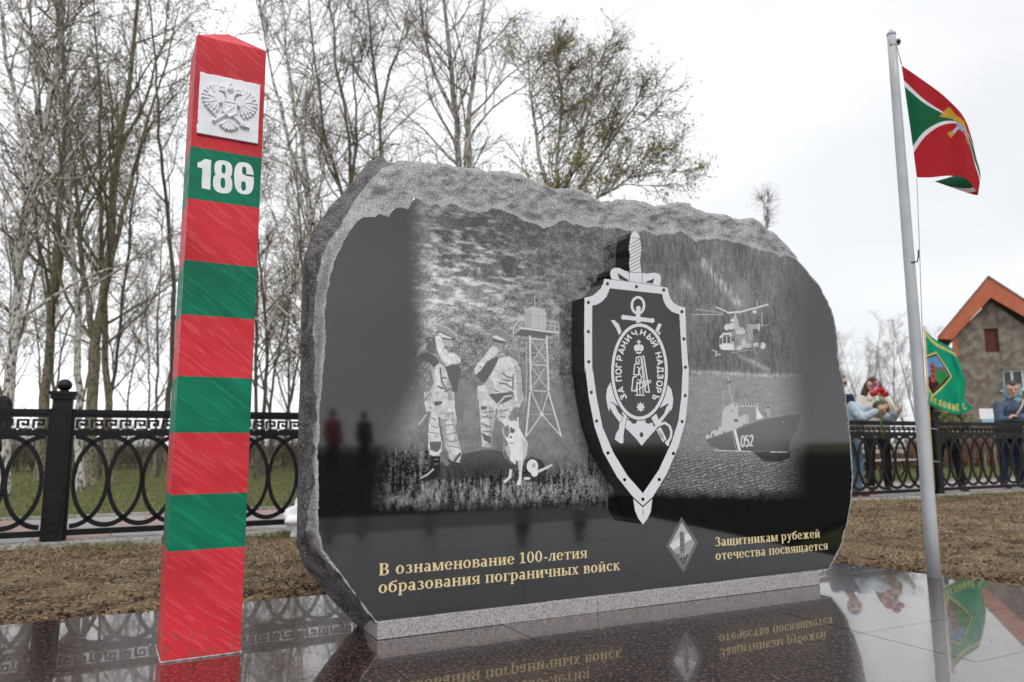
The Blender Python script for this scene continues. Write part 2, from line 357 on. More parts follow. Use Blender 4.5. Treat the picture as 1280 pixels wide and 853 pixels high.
# ------------------------------------------------------------------ the polished monument
MP = gp(471, 800); MU, MN = hv(26.9)
FC = Canvas(MP, MU, -0.45, 2.86, 0.0, 2.12, 0.00125)
def TR(o, k, pts): return [(o[0] + x / k, o[1] + y / k) for x, y in pts]
PAIRS = [((470, 779), (469, 795)), ((450, 755), (446, 781)), ((424, 720), (412, 748)), ((401, 690), (379, 708)), ((388, 660), (370, 678)),
         ((393, 610), (371.5, 620)), ((393, 566), (373, 570)), ((395, 517), (374, 515)), ((396, 457), (375, 455)), ((396, 400), (377, 395)),
         ((397, 368), (379, 345)), ((402, 335), (380, 322)), ((413, 302), (392, 298)), ((431, 272), (412, 266)), ((453, 240), (435, 236)),
         ((471, 214), (456, 213)), ((486, 202), (477, 198))]
TOPR = [(500, 197), (511, 195.5), (540, 199), (570, 203), (600, 206), (625, 210), (640, 208), (655, 212), (671, 219), (686, 226), (700, 233), (710, 232), (719, 231.5),
        (731, 236), (743, 243), (760, 248), (777, 246), (790, 245.5), (803, 247), (826, 253.5), (840, 251.6), (858, 251), (868, 254), (880, 259), (897, 261), (913, 265.6), (929, 269),
        (951, 271), (965, 279), (978, 289), (987, 301), (1000, 316), (1009, 332), (1025, 355), (1038, 372.5), (1047, 397), (1050.5, 419), (1051.5, 445),
        (1058, 483), (1062, 510), (1065, 540), (1068, 590), (1066.5, 620), (1062, 650), (1053, 680), (1044, 698), (1037, 712)]
POL = [(471, 777), (452, 753), (427, 718), (404, 688), (398, 660), (398, 604), (397, 566), (400, 540), (399, 517), (401, 499), (403, 470), (404, 457), (407, 430), (406, 410), (406, 388), (412, 349),
       (420, 322), (432, 298), (443, 281), (454, 271), (468, 272), (474, 268), (486, 272), (491, 262), (500, 259), (510, 262), (514, 254), (519, 248), (528, 251),
       (537, 258), (545, 255), (551, 260), (560, 256), (563, 254), (573, 259), (580, 261), (587, 264), (600, 267), (609, 265), (612, 262), (618, 261), (623, 262),
       (633, 266), (645, 270), (655, 277), (668, 280), (680, 286), (690, 283), (696, 280), (704, 275), (716, 281), (726, 282), (735, 285), (745, 283), (757, 287),
       (774, 285), (782, 288), (790, 290), (800, 291), (806, 288), (814, 292), (821, 295), (830, 293), (842, 293), (849, 289), (858, 293), (869, 303), (884, 300),
       (900, 299.5), (916, 303.5), (929, 306), (938, 309), (951, 313.5), (967, 316), (974, 322), (982, 319), (996, 326), (1009, 341), (1022, 356), (1034, 377),
       (1042, 399), (1045, 419), (1046, 445), (1054, 483), (1059, 520), (1061.5, 545), (1065, 590), (1063.5, 620), (1059, 650), (1051, 680), (1036, 711)]
_r = random.Random(3); jag = []
for i, p in enumerate(POL):
    jag.append(p)
    q = POL[(i + 1) % len(POL)]
    L = hypot(q[0] - p[0], q[1] - p[1]); tree = 454 <= p[0] <= 1000 and p[1] < 340
    k = int(L / (2.0 if tree else 5))
    if p[1] > 700 and q[1] > 700 and abs(p[0] - q[0]) > 200: continue
    for j in range(1, k):
        t = j / k; a = _r.uniform(-1, 1) * (1.0 if tree else 0.9) + (-1.8 * abs(((j * 0.5) % 1) - .5) if tree else 0)
        jag.append((p[0] + (q[0] - p[0]) * t + (0 if tree else a), p[1] + (q[1] - p[1]) * t + (a if tree else 0)))
H_, W_ = FC.H, FC.W
POLm = np.zeros((H_, W_)); FC.fill(POLm, jag)
# photograph coordinates of every texel, for laying out the engraving
_S = FC.s0 + (np.arange(W_) + .5) * FC.res; _Z = FC.z0 + (np.arange(H_) + .5) * FC.res
_p = MP[None, None, :] + _S[None, :, None] * MU + _Z[:, None, None] * ZV - O
_w = _p @ FW; PX = 640 + FP * (_p @ RT) / _w; PY = 426.5 - FP * (_p @ UP) / _w; del _p, _w
n_fine = fbm(H_, W_, 3.8, 2, 11); n_mid = fbm(H_, W_, 26, 4, 12); n_str = fbm(H_, W_, 16, 4, 13, 2.6, .8); n_big = fbm(H_, W_, 150, 3, 14)
n_ver = fbm(H_, W_, 12, 3, 15, .7, 3.0); n_salt = np.random.default_rng(5).random((H_, W_))
def G(cx, cy, rx, ry, pw=1.0): return np.exp(-(((PX - cx) / rx) ** 2 + ((PY - cy) / ry) ** 2) ** pw)
ED = np.zeros((H_, W_))
# hillside scrub and rock
base = 0.13 + 0.42 * (n_mid - .5) + 0.42 * (n_fine - .5)
hill = base + 0.55 * np.clip(n_str - .46, 0, 1) * 2.2 * (G(600, 355, 120, 75) + G(570, 330, 70, 90)) + 0.22 * G(560, 370, 60, 30)
hill += 0.10 * G(700, 420, 120, 60) - 0.10 * G(640, 275, 90, 22) - .12 * G(620, 330, 60, 14) * (n_big > .5)
veg = (PY > 375) & (PX < 700); hill = np.where(veg, hill + 0.30 * (n_fine - .45) + .06, hill)
slope = 0.30 + 0.22 * (n_mid - .5) + .16 * (n_fine - .5); tslope = sstep(455, 500, PY + (n_big - .5) * 40) * (PX < 735)
hill = hill * (1 - tslope) + slope * tslope
grass = 0.20 + .42 * (n_fine - .5) + .55 * (n_ver - .5) + .3 * (n_mid - .5) ; tg = sstep(560, 590, PY + (n_mid - .5) * 30 + np.where(PX < 545, 14, -6)) * (PX < 765)
hill = hill * (1 - tg) + grass * tg
hill -= 0.16 * G(610, 590, 60, 16) + .2 * G(490, 590, 32, 30)
hill += 0.16 * np.clip((n_fine - .35) * 2, 0, 1) * G(700, 612, 75, 16) + .18 * G(500, 627, 40, 6) * np.clip(n_str * 2 - .6, 0, 1)
# right half: dark wooded cliff, bright scree, sea
cliff = 0.15 + 0.30 * (n_ver - .5) + 0.28 * (n_fine - .5) + 0.25 * (n_big - .5) + .07 * G(940, 350, 50, 60)
def ridge(ax, ay, bx, by, wd):
    t = np.clip(((PX - ax) * (bx - ax) + (PY - ay) * (by - ay)) / ((bx - ax) ** 2 + (by - ay) ** 2), 0, 1)
    return np.exp(-((PX - ax - t * (bx - ax)) ** 2 + (PY - ay - t * (by - ay)) ** 2) / wd ** 2)
cliff += .5 * np.clip(n_ver * 1.5 - .3, 0, 1) * ridge(880, 330, 922, 378, 5) + .4 * np.clip(n_mid * 1.6 - .4, 0, 1) * ridge(852, 352, 866, 366, 6) + .25 * ridge(868, 310, 884, 335, 3) * n_ver
shore = 466 + (PX - 860) * .035 + (n_mid - .5) * 5
cliff += .55 * np.exp(-((PY - shore) / 3.2) ** 2) * np.clip(.5 + 1.2 * (n_fine - .35), 0, 1.2) * sstep(855, 870, PX) + .3 * ridge(925, 445, 960, 462, 3) * (n_fine + .3)
sea = 0.36 + 0.30 * (n_fine - .5) + .18 * (n_str - .5); 
rip = np.sin((PX * .38 + PY * 1.5) * 1.1 + n_mid * 9) * .5 + .5
tr = sstep(540, 585, PY); sea = sea * (1 - tr) + (0.16 + .45 * rip * np.clip(n_fine * 2 - .6, 0, 1)) * tr
sea += .04 * G(960, 520, 50, 60)
ts = sstep(-1, 1.5, PY - shore - 2); right = cliff * (1 - ts) + sea * ts
k = sstep(745, 800, PX + (n_big - .5) * 30); ED = hill * (1 - k) + right * k
# windblown rays down the left edge, soft borders
lx = 521 + 4 * np.sin(PY / 60) - sstep(430, 600, PY) * 45 + (n_str - .5) * 16
rays = np.clip(np.sin((PY * .9 + PX * 1.25) * .75 + n_mid * 7), 0, 1)
ED += .42 * np.exp(-((PX - lx - 14) / 12) ** 2) * (.35 + .8 * rays * n_fine) * sstep(290, 350, PY) * (1 - sstep(450, 500, PY))
ED += .14 * np.exp(-((PX - lx - 12) / 12) ** 2) * (1 - sstep(290, 350, PY))
mask = sstep(-12, 26, PX - lx + (n_str - .5) * 22) * (1 - sstep(955, 1014, PX + (n_big - .5) * 14 + np.where(PY < 470, 12 * (PY - 470) / 150 , 0) )) 
bot = np.where(PX < 760, 633 - .02 * (PX - 500), 615 + .01 * (PX - 760)) + (n_mid - .5) * 12
mask *= 1 - sstep(-10, 9, PY - bot)
mask *= 1 - .55 * sstep(1.9, 2.05, _Z)[:, None]
D = lambda o, k, pts, v, a=1.0: FC.fill(ED, TR(o, k, pts), v, alpha=a)
def Sx(o, k, pts, wd, v, **kw): FC.stroke(ED, TR(o, k, pts), wd / k, v, **kw)
def El(o, k, cx, cy, rx, ry, v, **kw): FC.ell(ED, o[0] + cx / k, o[1] + cy / k, rx / k, ry / k, v, **kw)
n_cam = fbm(H_, W_, 11, 3, 91); n_fold = 1 - np.abs(fbm(H_, W_, 30, 3, 92, 1.5, .8) * 2 - 1)
cam_t = lambda v: np.clip(v * (1.08 + .75 * (n_cam - .5)) + .22 * (n_fine - .5) - .38 * sstep(.95, .998, n_fold), 0.04, 1)
fur_t = lambda v: np.clip(v + .22 * (n_ver - .5) + .18 * (n_fine - .5), .05, 1)      # camouflage cloth
A_, B_, C_, D_ = ((500, 390), 7.75), ((500, 490), 7.11), ((585, 390), 7.754), ((585, 490), 6.56)
dark_hill = [(0, 500), (150, 470), (280, 490), (300, 550), (350, 600), (330, 690), (100, 690), (-120, 720), (-330, 720), (-200, 560)]
FC.fill(ED, TR(*D_, dark_hill), .10, alpha=.75)
# watch tower
c = (460, 240), 4.267
D(*c, [(835, 628), (880, 612), (940, 625), (952, 650), (950, 735), (835, 720)], .66); D(*c, [(835, 628), (872, 634), (872, 728), (835, 720)], .54)
Sx(*c, [(890, 555), (890, 615)], 4, .75); Sx(*c, [(835, 652), (952, 668)], 3, .4); Sx(*c, [(908, 634), (908, 728)], 3, .45)
D(*C_, [(440, 225), (520, 170), (860, 208), (750, 250), (590, 245)], .12)
Sx(*C_, [(505, 155), (885, 205)], 20, .8); Sx(*C_, [(440, 225), (440, 160), (515, 45), (545, 60)], 13, .7); Sx(*C_, [(455, 215), (530, 90)], 10, .55)
for q in ([(760, 85), (880, 105)], [(760, 125), (880, 150)], [(800, 90), (800, 190)], [(838, 95), (838, 195)], [(878, 105), (882, 205)]): Sx(*C_, q, 8, .7)
for x0, x1 in ((600, 610), (762, 782)): Sx(*C_, [(x0, 230), (x1, 770)], 17, .86)
Sx(*C_, [(563, 290), (570, 600), (562, 860)], 9, .6); Sx(*C_, [(700, 240), (735, 770)], 5, .45)
for y in (262, 510, 760): Sx(*C_, [(600, y), (772, y + 14)], 10, .8)
for y in (400, 440, 640, 690): Sx(*C_, [(605, y), (776, y + 5)], 5, .5)
for a, b in ((262, 510), (510, 760)):
    Sx(*C_, [(603, a), (775, b)], 8, .72); Sx(*C_, [(768, a), (608, b)], 8, .72)
for q in ([(510, 0), (475, 370)], [(660, 0), (765, 365)]): Sx(*D_, q, 13, .86)
for q in ([(605, 185), (475, 370)], [(605, 185), (765, 365)], [(522, 5), (605, 185)], [(658, 5), (605, 185)]): Sx(*D_, q, 9, .8)
Sx(*D_, [(495, 185), (712, 185)], 6, .6); Sx(*D_, [(480, 0), (450, 180)], 6, .6); Sx(*D_, [(610, 0), (600, 100)], 5, .5); Sx(*D_, [(640, 60), (665, 320)], 5, .4); El(*D_, 605, 185, 15, 15, .9)
# first soldier
D(*A_, [(450, 530), (570, 500), (592, 600), (565, 700), (548, 853), (515, 853), (470, 650)], .10)
D(*A_, [(285, 500), (330, 545), (380, 495), (430, 520), (470, 640), (500, 720), (520, 860), (230, 860), (240, 800), (290, 760), (330, 680)], cam_t(.72))
D(*A_, [(185, 420), (260, 390), (340, 430), (380, 490), (330, 540), (280, 490), (200, 460)], .10)
D(*A_, [(250, 250), (290, 240), (350, 250), (355, 300), (340, 400), (290, 400), (250, 370)], .18); El(*A_, 300, 270, 12, 12, .5)
D(*A_, [(265, 295), (245, 370), (190, 400), (172, 435), (163, 390), (190, 350), (240, 310)], .8)
D(*A_, [(415, 262), (515, 285), (518, 320), (480, 352), (462, 400), (430, 390), (410, 330)], .55); El(*A_, 492, 320, 22, 24, .85); D(*A_, [(420, 292), (470, 296), (468, 318), (425, 318)], .7); D(*A_, [(430, 330), (470, 340), (450, 365)], .2)
D(*A_, [(340, 240), (390, 228), (412, 280), (430, 350), (470, 390), (520, 400), (580, 440), (592, 480), (550, 512), (500, 500), (450, 532), (400, 480), (370, 400), (350, 330)], cam_t(.82))
D(*A_, [(345, 130), (372, 121), (410, 128), (470, 158), (530, 200), (572, 242), (545, 255), (480, 228), (400, 195), (360, 178)], .42)
Sx(*A_, [(350, 130), (380, 124), (460, 155), (560, 235)], 8, .75)
D(*A_, [(375, 185), (400, 197), (480, 232), (545, 258), (520, 278), (460, 264), (420, 268), (392, 240)], .10)
D(*A_, [(385, 198), (402, 210), (505, 252), (500, 264), (400, 246)], .85); El(*A_, 390, 215, 10, 14, .95)
for q in ([(390, 540), (400, 660), (440, 740), (500, 860)], [(360, 720), (430, 745)], [(330, 800), (400, 790), (500, 740)], [(400, 640), (455, 640)], [(250, 850), (300, 790)]): Sx(*A_, q, 14, .14)
D(*B_, [(215, 0), (480, 0), (490, 130), (505, 260), (490, 320), (520, 430), (550, 540), (530, 630), (480, 622), (440, 600), (430, 540), (400, 480), (362, 330), (345, 225), (375, 430), (370, 500),
        (350, 570), (290, 570), (255, 530), (250, 440), (255, 280), (280, 170), (232, 182), (215, 80)], cam_t(.72))
D(*B_, [(300, 85), (380, 85), (370, 110), (310, 130)], .12); Sx(*B_, [(215, 80), (275, 10)], 8, .1); D(*B_, [(262, 445), (368, 440), (362, 500), (330, 540), (270, 515)], .2); Sx(*B_, [(262, 550), (340, 545), (366, 515)], 22, .85)
Sx(*B_, [(345, 225), (358, 330), (376, 440)], 12, .12); Sx(*B_, [(480, 620), (540, 545)], 22, .14); Sx(*B_, [(430, 480), (540, 500)], 8, .3); Sx(*B_, [(360, 570), (430, 650)], 40, .3)
D(*B_, [(275, 575), (355, 570), (362, 680), (340, 760), (250, 792), (180, 785), (172, 762), (270, 680)], .05); Sx(*B_, [(182, 768), (245, 735), (300, 685)], 15, .65); Sx(*B_, [(300, 600), (340, 600)], 6, .4); Sx(*B_, [(300, 640), (345, 640)], 6, .35)
D(*B_, [(480, 0), (515, 0), (540, 110), (570, 150), (560, 262), (508, 250), (490, 160)], .24); Sx(*B_, [(165, 295), (235, 200)], 12, .72)
# second soldier
D(*C_, [(80, 610), (190, 480), (285, 440), (292, 480), (230, 560), (185, 660), (130, 690)], .10)
D(*C_, [(300, 450), (400, 430), (470, 480), (512, 560), (522, 700), (530, 860), (430, 860), (430, 780), (340, 800), (270, 822), (200, 790), (150, 712), (210, 630), (258, 540)], cam_t(.74))
D(*C_, [(250, 290), (340, 315), (378, 345), (370, 400), (330, 445), (290, 430), (258, 380)], .42); El(*C_, 365, 345, 14, 22, .7); El(*C_, 330, 410, 22, 10, .65)
D(*C_, [(58, 565), (90, 500), (150, 440), (215, 350), (270, 335), (305, 378), (262, 432), (180, 482), (130, 560), (78, 612)], cam_t(.76)); El(*C_, 250, 360, 34, 26, .8)
D(*C_, [(208, 180), (270, 153), (340, 168), (400, 218), (432, 262), (392, 292), (330, 268), (240, 228)], .30); Sx(*C_, [(215, 175), (280, 158), (350, 180), (420, 245)], 7, .55)
D(*C_, [(225, 250), (268, 226), (330, 250), (382, 288), (330, 310), (250, 290)], .10); D(*C_, [(230, 248), (270, 226), (335, 255), (382, 288), (305, 276)], .82)
for q in ([(330, 590), (380, 630), (430, 640)], [(300, 690), (370, 700), (430, 740)], [(250, 760), (330, 790), (420, 770)], [(440, 600), (432, 760)], [(340, 660), (420, 670)]): Sx(*C_, q, 13, .16)
D(*C_, [(95, 720), (150, 712), (195, 782), (150, 822), (108, 812)], .85); Sx(*C_, [(98, 725), (98, 860)], 10, .75)
D(*D_, [(85, 0), (450, 0), (455, 60), (422, 130), (380, 120), (335, 200), (300, 270), (250, 232), (232, 200), (200, 330), (192, 455), (118, 452), (108, 350), (100, 200), (90, 110)], cam_t(.7))
D(*D_, [(165, 20), (372, 0), (362, 60), (250, 110), (222, 82)], .12); Sx(*D_, [(240, 110), (300, 40), (360, 30)], 16, .7); D(*D_, [(108, 335), (190, 370), (190, 428), (132, 395)], .16); D(*D_, [(105, 120), (155, 120), (150, 145), (105, 145)], .12)
Sx(*D_, [(235, 140), (228, 210)], 10, .15); Sx(*D_, [(375, 20), (370, 70)], 8, .15)
def shade(o, k, pts, v, a): FC.fill(ED, TR(o, k, pts), v, alpha=a)
shade(*A_, [(285, 500), (330, 545), (345, 700), (300, 860), (230, 860), (240, 800), (290, 760)], .25, .35); shade(*A_, [(470, 640), (500, 720), (520, 860), (470, 860), (440, 700)], .2, .45); shade(*A_, [(350, 330), (375, 400), (450, 532), (430, 540), (385, 480), (345, 400)], .2, .4)
shade(*A_, [(470, 300), (515, 288), (505, 350), (462, 398), (455, 350)], .25, .4); Sx(*A_, [(425, 300), (452, 300)], 7, .1); Sx(*A_, [(420, 345), (440, 350)], 6, .15)
shade(*B_, [(290, 170), (330, 220), (340, 380), (290, 400), (262, 330)], .95, .25); shade(*B_, [(345, 225), (400, 260), (430, 480), (400, 480), (362, 330)], .18, .45); shade(*B_, [(460, 150), (505, 260), (490, 320), (520, 430), (480, 440)], .2, .35)
for q in ([(270, 300), (330, 320)], [(262, 360), (340, 372)], [(400, 300), (480, 290)], [(410, 380), (500, 360)], [(430, 440), (520, 440)], [(280, 230), (320, 250)], [(400, 200), (470, 190)]): Sx(*B_, q, 8, .22)
shade(*C_, [(440, 470), (512, 560), (530, 860), (480, 860), (470, 640)], .22, .4); shade(*C_, [(160, 700), (210, 640), (250, 700), (240, 800), (200, 790)], .2, .35); shade(*C_, [(300, 455), (400, 440), (440, 500), (380, 560), (300, 540)], .95, .25)
Sx(*C_, [(265, 325), (300, 330)], 8, .12); Sx(*C_, [(330, 335), (355, 345)], 7, .12); Sx(*C_, [(300, 395), (335, 400)], 7, .15); shade(*C_, [(335, 320), (378, 345), (370, 400), (345, 420)], .15, .45)
for q in ([(110, 200), (200, 215)], [(108, 260), (190, 290)], [(250, 160), (320, 150)], [(260, 200), (310, 210)], [(130, 170), (210, 160)], [(120, 320), (195, 330)]): Sx(*D_, q, 9, .2)
shade(*D_, [(170, 100), (232, 200), (200, 330), (192, 455), (165, 440), (175, 300)], .2, .4)
# dog
FC.fill(ED, TR(*D_, [(470, 560), (520, 535), (600, 560), (650, 640), (640, 740), (470, 740)]), .06, alpha=.8)
D(*D_, [(285, 300), (300, 270), (325, 205), (345, 240), (390, 235), (412, 200), (418, 290), (460, 370), (492, 420), (482, 520), (452, 570), (442, 650), (436, 765), (393, 765), (415, 720), (418, 650), (410, 570), (390, 560),
        (390, 600), (345, 560), (325, 520), (303, 460), (330, 425), (308, 380), (285, 340)], fur_t(.90))
D(*D_, [(288, 290), (330, 268), (345, 330), (325, 380), (296, 355)], .34); D(*D_, [(345, 285), (388, 315), (372, 340), (348, 335)], .14); El(*D_, 360, 385, 25, 32, .95); Sx(*D_, [(335, 420), (380, 420)], 7, .2)
Sx(*D_, [(350, 635), (345, 700), (295, 742)], 20, .86); Sx(*D_, [(300, 420), (290, 490)], 10, .5)
El(*D_, 528, 610, 47, 56, .9); El(*D_, 540, 605, 14, 20, .5); El(*D_, 545, 668, 28, 28, .92); Sx(*D_, [(570, 655), (625, 632), (690, 598)], 26, .78, taper=.6); El(*D_, 485, 710, 28, 12, .8)
shade(*D_, [(300, 440), (330, 425), (350, 500), (345, 560), (320, 510)], .3, .5); shade(*D_, [(440, 380), (492, 420), (482, 520), (452, 570), (450, 470)], .35, .4); shade(*D_, [(405, 560), (440, 560), (430, 700), (415, 700)], .45, .4); El(*D_, 318, 312, 8, 7, .08); El(*D_, 352, 372, 10, 9, .1); Sx(*D_, [(390, 205), (400, 245)], 9, .2)
# helicopter
h5 = (860, 370), 9.48
Sx(*h5, [(95, 157), (420, 205)], 20, .42, taper=.6); Sx(*h5, [(50, 222), (420, 222)], 8, .72); Sx(*h5, [(325, 130), (468, 192)], 15, .8); Sx(*h5, [(465, 202), (610, 190)], 20, .88); Sx(*h5, [(600, 196), (955, 102)], 19, .82)
Sx(*h5, [(820, 45), (820, 165)], 10, .6); El(*h5, 790, 190, 24, 22, .8); Sx(*h5, [(872, 195), (880, 355)], 11, .62); Sx(*h5, [(850, 352), (962, 345)], 9, .55)
D(*h5, [(690, 335), (855, 338), (855, 395), (765, 395), (775, 530), (740, 530), (690, 400)], .5); El(*h5, 840, 370, 14, 50, .65); Sx(*h5, [(700, 345), (770, 520)], 10, .25)
D(*h5, [(520, 290), (560, 200), (590, 280), (690, 420), (560, 420)], .6); D(*h5, [(590, 300), (640, 300), (650, 380), (610, 370)], .22)
El(*h5, 460, 372, 32, 36, .85); El(*h5, 515, 360, 40, 38, .8); El(*h5, 530, 290, 26, 20, .85)
D(*h5, [(375, 500), (410, 455), (470, 440), (550, 415), (640, 400), (690, 430), (760, 560), (750, 605), (640, 640), (540, 648), (400, 642), (368, 600)], .40)
D(*h5, [(385, 490), (420, 448), (505, 440), (560, 470), (600, 560), (560, 600), (510, 580), (505, 490)], .30); Sx(*h5, [(378, 500), (420, 450), (500, 448), (512, 480)], 22, .85)
D(*h5, [(368, 590), (395, 565), (510, 565), (540, 600), (536, 642), (400, 638)], .92)
for x0, x1, y0, y1 in ((382, 405, 500, 575), (417, 452, 490, 560), (466, 500, 488, 560)): D(*h5, [(x0, y0), (x1, y0), (x1, y1), (x0, y1)], .08)
for x in (410, 458, 505): Sx(*h5, [(x, 485), (x + 2, 570)], 8, .8)
D(*h5, [(515, 500), (545, 500), (550, 560), (520, 560)], .1); Sx(*h5, [(530, 540), (540, 640)], 16, .85)
D(*h5, [(565, 642), (600, 590), (640, 590), (636, 642)], .78); El(*h5, 620, 430, 55, 26, .75); El(*h5, 660, 560, 26, 50, .7); El(*h5, 715, 590, 40, 28, .62); El(*h5, 805, 580, 38, 26, .66); El(*h5, 888, 592, 32, 40, .78); El(*h5, 850, 575, 18, 30, .2)
D(*h5, [(385, 642), (520, 650), (500, 690), (400, 690)], .12); Sx(*h5, [(290, 640), (345, 665), (320, 690)], 16, .62); Sx(*h5, [(320, 712), (385, 690)], 20, .6); Sx(*h5, [(510, 680), (730, 640)], 9, .55); Sx(*h5, [(770, 600), (815, 685)], 9, .5)
# patrol ship
h6 = (870, 460), 7.107
FC.fill(ED, TR(*h6, [(500, 745), (840, 745), (830, 800), (760, 835), (600, 830)]), .04, alpha=.8)
D(*h6, [(85, 600), (150, 560), (225, 520), (235, 380), (260, 345), (300, 330), (330, 300), (375, 320), (552, 320), (552, 350), (535, 465), (440, 495), (350, 545), (200, 595), (90, 635)], .70)
D(*h6, [(375, 345), (535, 345), (535, 470), (450, 495), (445, 410), (375, 440)], .40); D(*h6, [(445, 410), (470, 420), (470, 490), (448, 495)], .62)
for x in range(352, 548, 26): El(*h6, x, 329, 7, 9, .08)
D(*h6, [(533, 350), (600, 445), (540, 462)], .92); Sx(*h6, [(278, 30), (290, 110), (302, 220), (335, 320)], 14, .55); El(*h6, 292, 128, 20, 11, .14); El(*h6, 365, 240, 22, 42, .26); Sx(*h6, [(442, 250), (442, 320)], 10, .5); El(*h6, 442, 248, 8, 12, .1)
Sx(*h6, [(245, 200), (245, 380)], 10, .5); Sx(*h6, [(400, 280), (400, 320)], 8, .5); El(*h6, 356, 468, 20, 14, .12); El(*h6, 322, 385, 12, 10, .4)
D(*h6, [(620, 340), (655, 345), (665, 430), (615, 455)], .55); El(*h6, 640, 352, 16, 9, .12); Sx(*h6, [(620, 400), (625, 450)], 12, .15)
for x, y in ((120, 585), (152, 600), (185, 540), (248, 580)): El(*h6, x, y, 9, 18, .22)
D(*h6, [(350, 552), (450, 507), (620, 457), (780, 427), (910, 410), (932, 432), (905, 505), (890, 570), (850, 620), (820, 742), (385, 742)], .15)
D(*h6, [(80, 640), (330, 562), (380, 742), (240, 735), (130, 690)], .18); D(*h6, [(332, 555), (354, 546), (402, 740), (378, 740)], .92); Sx(*h6, [(318, 562), (360, 735)], 6, .5)
Sx(*h6, [(160, 733), (490, 743)], 7, .8); Sx(*h6, [(660, 748), (818, 750)], 8, .8); El(*h6, 780, 484, 8, 6, .7); El(*h6, 735, 535, 6, 5, .5); El(*h6, 712, 572, 6, 5, .5)
for i, chh in enumerate('052'): sans_put(FC, ED, chh, 870 + (400 + i * 38) / 7.107, 460 + (703 - i * 3) / 7.107, (50 / 7.107, -3 / 7.107), (2 / 7.107, -100 / 7.107), 12 / 7.107, .85)
ED = np.clip(ED, 0, 1)
ED = .55 * ED + .45 * blur(ED, 1)
ED = (np.clip(ED + .10 * (n_salt - .5), 0, 1) ** 1.22) * mask
# the boat-hook diamond badge
b2 = (825, 640), 10.66
dm = [(285, 72), (505, 412), (315, 803), (85, 455)]
def shr(k): cx, cy = 298, 436; return [(cx + (x - cx) * k, cy + (y - cy) * k) for x, y in dm]
D(*b2, dm, .26); D(*b2, shr(.97), .05); D(*b2, shr(.93), .13); D(*b2, [(290, 140), (462, 415), (390, 560), (215, 560), (125, 452)], .55)
D(*b2, [(125, 452), (250, 350), (380, 285), (425, 360), (330, 415), (180, 505)], .78); D(*b2, [(180, 505), (330, 415), (430, 370), (462, 415), (390, 560), (215, 560)], .38)
D(*b2, [(262, 290), (290, 255), (325, 290), (328, 550), (268, 550)], .1)
for y in (330, 400, 470, 520): D(*b2, [(272, y), (325, y + 6), (325, y + 22), (272, y + 14)], .24)
El(*b2, 300, 305, 8, 12, .4)
D(*b2, [(215, 562), (392, 562), (312, 735)], .05); Sx(*b2, [(215, 562), (392, 562), (312, 735), (215, 562)], 5, .35)
for i, chh in enumerate('КСР'): sans_put(FC, ED, chh, 825 + (262 + i * 34) / 10.66, 640 + (606 - i * 3) / 10.66, (30 / 10.66, 0), (0, -34 / 10.66), 7 / 10.66, .7)
Sx(*b2, [(290, 645), (322, 642)], 6, .4)
ED *= POLm
FI = FC.image('engraving', np.clip(ED + .0, 0, 1), 1 - POLm)

